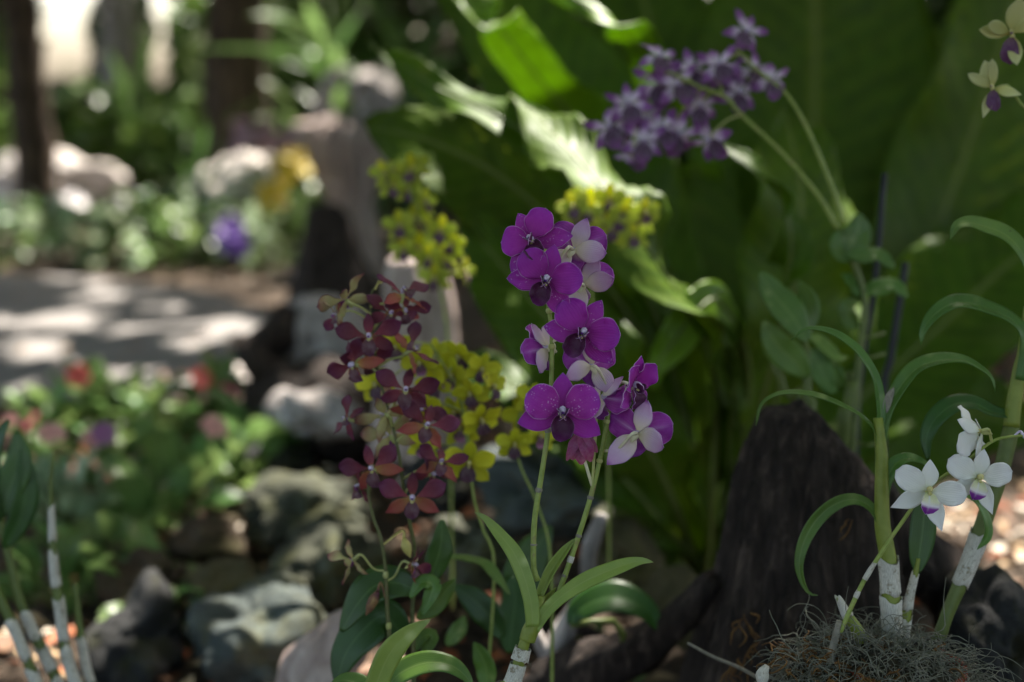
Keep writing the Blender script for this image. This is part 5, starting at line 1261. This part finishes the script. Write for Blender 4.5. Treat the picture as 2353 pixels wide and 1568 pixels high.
# chosen sun spots: the canopy has gaps shaped along the sun's line
spots = [(P(x, y, d), r_) for x, y, d, r_ in (
 (1180, 225, 1.92, .05), (1225, 265, 1.88, .07), (1280, 320, 1.83, .09), (1330, 370, 1.79, .09), (1380, 425, 1.76, .09), (1420, 475, 1.74, .06), (1485, 590, 1.79, .02), (1450, 75, 2.1, .02), (1130, 30, 2.2, .05), (1080, 480, 2.0, .05),
 (1505, 860, 1.78, .03), (885, 480, 1.95, .035), (560, 390, 6.5, .4), (520, 400, 6.5, .3), (60, 390, 7.8, .3), (150, 400, 7.8, .3), (165, 470, 7.4, .14), (537, 862, 3.6, .09), (590, 995, 2.7, .06), (500, 1165, 2.35, .03), (540, 1240, 2.25, .025),
 (572, 1265, 2.25, .02), (120, 925, 3.0, .12), (280, 960, 2.9, .09), (270, 1262, 1.95, .03), (50, 1285, 1.95, .03), (1585, 1265, 2.0, .02), (1635, 1105, 2.5, .02), (2270, 1210, 2.6, .12), (2180, 1300, 2.2, .07), (2300, 1330, 2.3, .10), (2010, 1440, 1.9, .05), (2100, 1500, 1.8, .05),
 (2260, 880, 3.4, .10), (2300, 830, 3.4, .08), (950, 690, 2.5, .05), (680, 940, 2.7, .04), (250, 672, 5.1, .07), (130, 735, 4.55, .05), (175, 745, 4.5, .05), (510, 735, 4.5, .05), (90, 790, 4.15, .05), (400, 870, 3.6, .03),
 (790, 290, 5.5, .16), (830, 320, 5.5, .14), (850, 230, 5.5, .08), (230, 560, 5.8, .15), (310, 590, 5.7, .15), (440, 500, 5.9, .12), (540, 610, 5.6, .14), (1100, 590, 2.2, .03), (1120, 140, 2.0, .03), (1020, 180, 1.9, .03), (1600, 120, 2.3, .04), (2080, 160, 2.4, .03), (2320, 440, 2.4, .06))]
spots += [(P(R.uniform(-60, 620), R.uniform(690, 900), 1) , 0) for _ in range(0)]
for _ in range(16):
    gp = G(R.uniform(-200, 640), R.uniform(660, 910)); spots.append((gp, R.uniform(.0, .05)))
for _ in range(34):
    gp = G(R.uniform(-100, 760), R.uniform(480, 640)); gp.z = R.uniform(0, .5); spots.append((gp, R.uniform(.04, .12)))
for _ in range(75):
    x = R.uniform(-100, 960); d = R.uniform(7, 13); spots.append((P(x, R.uniform(-20, 450), d), R.uniform(.03, .2)))
for _ in range(10):
    gp = G(R.uniform(-100, 640), R.uniform(920, 1150)); gp.z = R.uniform(.08, .2); spots.append((gp, R.uniform(.01, .03)))
def shade_canopy():  # unseen overhead leaves, added to shade the garden except at the spots
    rng = np.random.default_rng(11)
    regs = [  # x0,x1,y0,y1, layers
     (-1.6, 2.4, .2, 3.0, 5.5), (-8, 0, 3.0, 6.2, 9.0), (0, 6, 3.0, 7, 5), (-9, 5, 6.2, 16, 6.5), (-12, 9, 16, 26, 4), (-5, -1.6, .2, 3.0, 4), (2.4, 6, 0, 3, 4), (-9, 9, -9, -2, 2.6), (-9, 9, -2, .2, 2.2), (-10, -5, .2, 3, 3), (6, 10, 0, 6, 3)]
    A = .0165
    C_ = []
    for x0, x1, y0, y1, lay in regs:
        n = int((x1 - x0) * (y1 - y0) * lay / A)
        g = np.stack([rng.uniform(x0, x1, n), rng.uniform(y0, y1, n), np.zeros(n)], 1)
        h = rng.uniform(2.7, 5.2, n)
        C_.append(g + np.array(SUN)[None] * (h / SUN.z)[:, None])
    c = np.concatenate(C_)
    keep = np.ones(len(c), bool)
    S = np.array(SUN)
    for p, r_ in spots:
        dlt = c - np.array(p)
        al = dlt @ S; perp = np.linalg.norm(dlt - al[:, None] * S[None], axis=1)
        keep &= ~((perp < r_ + .07) & (al > 0))
    c = c[keep]
    n = len(c)
    L = rng.uniform(.17, .27, n); W = L * rng.uniform(.42, .55, n)
    yaw = rng.uniform(0, 6.283, n); pit = rng.normal(-.3, .35, n); rol = rng.normal(0, .45, n)
    d = np.stack([np.cos(yaw) * np.cos(pit), np.sin(yaw) * np.cos(pit), np.sin(pit)], 1)
    s0 = np.stack([-np.sin(yaw), np.cos(yaw), np.zeros(n)], 1); u0 = np.cross(d, s0)
    s = s0 * np.cos(rol)[:, None] + u0 * np.sin(rol)[:, None]; u = np.cross(d, s)
    L = L[:, None]; W = W[:, None]
    pts = np.stack([c - d * L / 2, c - d * L * .1 + s * W / 2 - u * W * .08, c + d * L * .3 + s * W * .36 - u * W * .05, c + d * L / 2, c + d * L * .3 - s * W * .36 - u * W * .05, c - d * L * .1 - s * W / 2 - u * W * .08], 1)
    return c, pts
cc_, cp_ = shade_canopy()
tb = []
for px, d, r_, lb, ln, bk in trees:
    b = P(px, 0, d); tb.append((Vector((b.x, b.y, 0)), r_, lb, ln, bk))
tb += [(Vector((-2.6, 1.2, 0)), .12, 'unseen tree added outside the bed to shade the path', .05, 'b'), (Vector((2.7, 3.2, 0)), .13, 'unseen tree added to shade the orchids from above', -.08, 'b'), (Vector((.9, 5.4, 0)), .12, 'unseen tree added behind the fern to shade the orchids', -.05, 'b'), (Vector((-4.6, 4.2, 0)), .13, 'unseen tree added beside the path, its leaves open for sun', .03, 'b')]  # trees out of view, added to carry the leaves that block the sun
tx = np.array([(a[0].x, a[0].y) for a in tb])
own = np.argmin(((cc_[:, None, :2] - tx[None]) ** 2).sum(2), 1)
FUV = np.array([(.5, 0), (1, .4), (.86, .8), (.5, 1), (.14, .8), (0, .4)], dtype=np.float32)
def leafmass(name, pts, mat, parent):
    n = len(pts); me = bpy.data.meshes.new(name)
    me.vertices.add(n * 6); me.vertices.foreach_set('co', (pts - np.array(wloc(parent))).astype(np.float32).ravel())
    me.loops.add(n * 8)
    b = (np.arange(n) * 6)[:, None]
    li = (b + np.array([0, 1, 2, 3, 0, 3, 4, 5])).ravel()
    me.loops.foreach_set('vertex_index', li.astype(np.int32))
    me.polygons.add(n * 2)
    me.polygons.foreach_set('loop_start', (np.arange(n * 2) * 4).astype(np.int32))
    me.polygons.foreach_set('loop_total', np.full(n * 2, 4, np.int32))
    uvl = me.uv_layers.new(name='UVMap'); uvl.data.foreach_set('uv', FUV[np.tile([0, 1, 2, 3, 0, 3, 4, 5], n)].ravel())
    me.materials.append(mat); me.update(calc_edges=True); me.validate()
    return put(name, me, parent)
for i, (b, r_, lb, ln, bk) in enumerate(tb):
    t = thing('shade_tree', lb, 'tree', b)
    bm_ = bark_brown if bk == 'b' else bark_grey
    rt = random.Random(i)
    pts = [b + Vector((0, 0, -.05)), b + Vector((ln * .6, 0, 1)), b + Vector((ln * 1.5 + rt.uniform(-.05, .05), .1, 2.1)), b + Vector((ln * 2.5, .2, 3.4)), b + Vector((ln * 3, .2, 4.6))]
    tube('trunk', pts, [r_ * 1.35, r_ * 1.02, r_ * .95, r_ * .8, r_ * .45], bm_, t, 16, 44, .25)
    sel = cp_[own == i]; cs = cc_[own == i]
    for k in range(6):
        if len(cs) < 10: break
        q = Vector(cs[rt.randrange(len(cs))]); a = on(pts, rt.uniform(.55, .95))
        if (q - a).length > 4.5: q = a.lerp(q, 4.5 / (q - a).length)
        tube('limb', [a, a.lerp(q, .45) + Vector((0, 0, .25)), q], [r_ * .42, r_ * .25, .012], bm_, t, 8, 16, .2)
    if len(sel): leafmass('crown', sel, M['tree'], t)  # leaves from the unseen overhead layer, shaped for shade and sun gaps

# understory shrubs, far in the wood
def cloud(cen, rx, ry, rz, n, Ls, rng, clear=True):
    u = rng.normal(size=(n, 3)); u /= np.linalg.norm(u, axis=1)[:, None]; u *= rng.uniform(.35, 1, n)[:, None] ** .5
    # clumpy
    ck = rng.normal(size=(max(5, n // 60), 3)); ck /= np.linalg.norm(ck, axis=1)[:, None]; ck *= rng.uniform(.4, 1, len(ck))[:, None]
    idx = rng.integers(0, len(ck), n); u = u * .42 + ck[idx] * .75
    c = np.array(cen) + u * np.array([rx, ry, rz])
    c[:, 2] = np.abs(c[:, 2]) + .02
    if clear:
        q = c - np.array(CAM); dpt = q @ np.array(FW); X = q[:, 0] / dpt / KP + 1176.5; Y = 784 - (q @ np.array(UPV)) / dpt / KP
        bad = ((X > 88) & (X < 212) & (Y < 185)) | ((X > 340) & (X < 388) & (Y < 205)) 
        c = c[~bad]
    n = len(c)
    L = rng.uniform(.7, 1.3, n) * Ls; W = L * rng.uniform(.4, .55, n)
    yaw = rng.uniform(0, 6.283, n); pit = rng.normal(.0, .6, n); rol = rng.normal(0, .7, n)
    d = np.stack([np.cos(yaw) * np.cos(pit), np.sin(yaw) * np.cos(pit), np.sin(pit)], 1)
    s0 = np.stack([-np.sin(yaw), np.cos(yaw), np.zeros(n)], 1); u0 = np.cross(d, s0)
    s = s0 * np.cos(rol)[:, None] + u0 * np.sin(rol)[:, None]; u_ = np.cross(d, s); L = L[:, None]; W = W[:, None]
    return np.stack([c - d * L / 2, c - d * L * .1 + s * W / 2 - u_ * W * .1, c + d * L * .3 + s * W * .36, c + d * L / 2, c + d * L * .3 - s * W * .36, c - d * L * .1 - s * W / 2 - u_ * W * .1], 1)
rng = np.random.default_rng(5)
shr = [
 (20, 9.6, .5, .45, 'dark shrub behind the big pale boulder'), (260, 9.0, .5, .5, 'dark shrub under the wood between the trunks'), (400, 9.6, .55, .5, 'shrub with glinting leaves beneath the narrow sky gap'),
 (600, 9.0, .6, .8, 'light green shrub rising over the dusty pink flowers'), (730, 8.4, .6, 1.0, 'pale lit shrub above the strap leaves'), (860, 8.6, .6, .8, 'shady shrub behind the bleached driftwood'),
 (1000, 9.5, .8, 1.1, 'dark shrub between driftwood and fern'), (1250, 9.2, .9, 1.2, 'dark shrub behind the fern tips'), (470, 10.5, .5, .9, 'tall thin shrub behind the dark slender trunk'),
 (-90, 8.2, .5, .9, 'dark shrub at the edge of the wood'), (2100, 5.5, .8, .8, 'dark shrub behind the fern near the end of the bed'), (2450, 4.6, .7, .8, 'shrub beyond the leaning pale cane'), (1700, 6.5, .9, .9, 'dense shrub hidden behind the upright fronds'), (300, 12, .8, 1.0, 'far shrub seen under the narrow gap')]
for x, d, w_, h_, lb in shr:
    b = B(x, 0, d); t = thing('shrub', lb, 'shrub', b, 'shrubs under the trees')
    for k in range(3): tube('stem', [b, b + Vector((rp.uniform(-.1, .1), 0, h_ * .6)), b + Vector((rp.uniform(-.3, .3), rp.uniform(-.2, .2), h_ * 1.3))], [.025, .015, .006], bark_brown, t, 6, 10)
    leafmass('foliage', cloud(b + Vector((0, 0, h_ * .85)), w_, w_ * .8, h_, int(520 * w_ * h_ / .3), .13, rng), M['lbg'] if 'l' == lb[0] or 'p' == lb[0] else M['tree'], t)
# the wood that closes the view
def wood():
    parts = []
    for k in range(46):
        x = rng.uniform(-13, 12); y = rng.uniform(15, 20)
        parts.append(cloud((x, y, rng.uniform(.6, 5)), 1.7, 1.2, 1.4, 420, .34, rng))
    for k in range(30):
        x = -13 + 25 * k / 29; parts.append(cloud((x, 17.5, .3), 1.2, 1, 1.0, 300, .3, rng))
    o = leafmass('far_wood', np.concatenate(parts), M['tree'], None)
    props(o, 'leafy green wood closing the view far beyond the path', 'wood', kind='stuff')
wood()
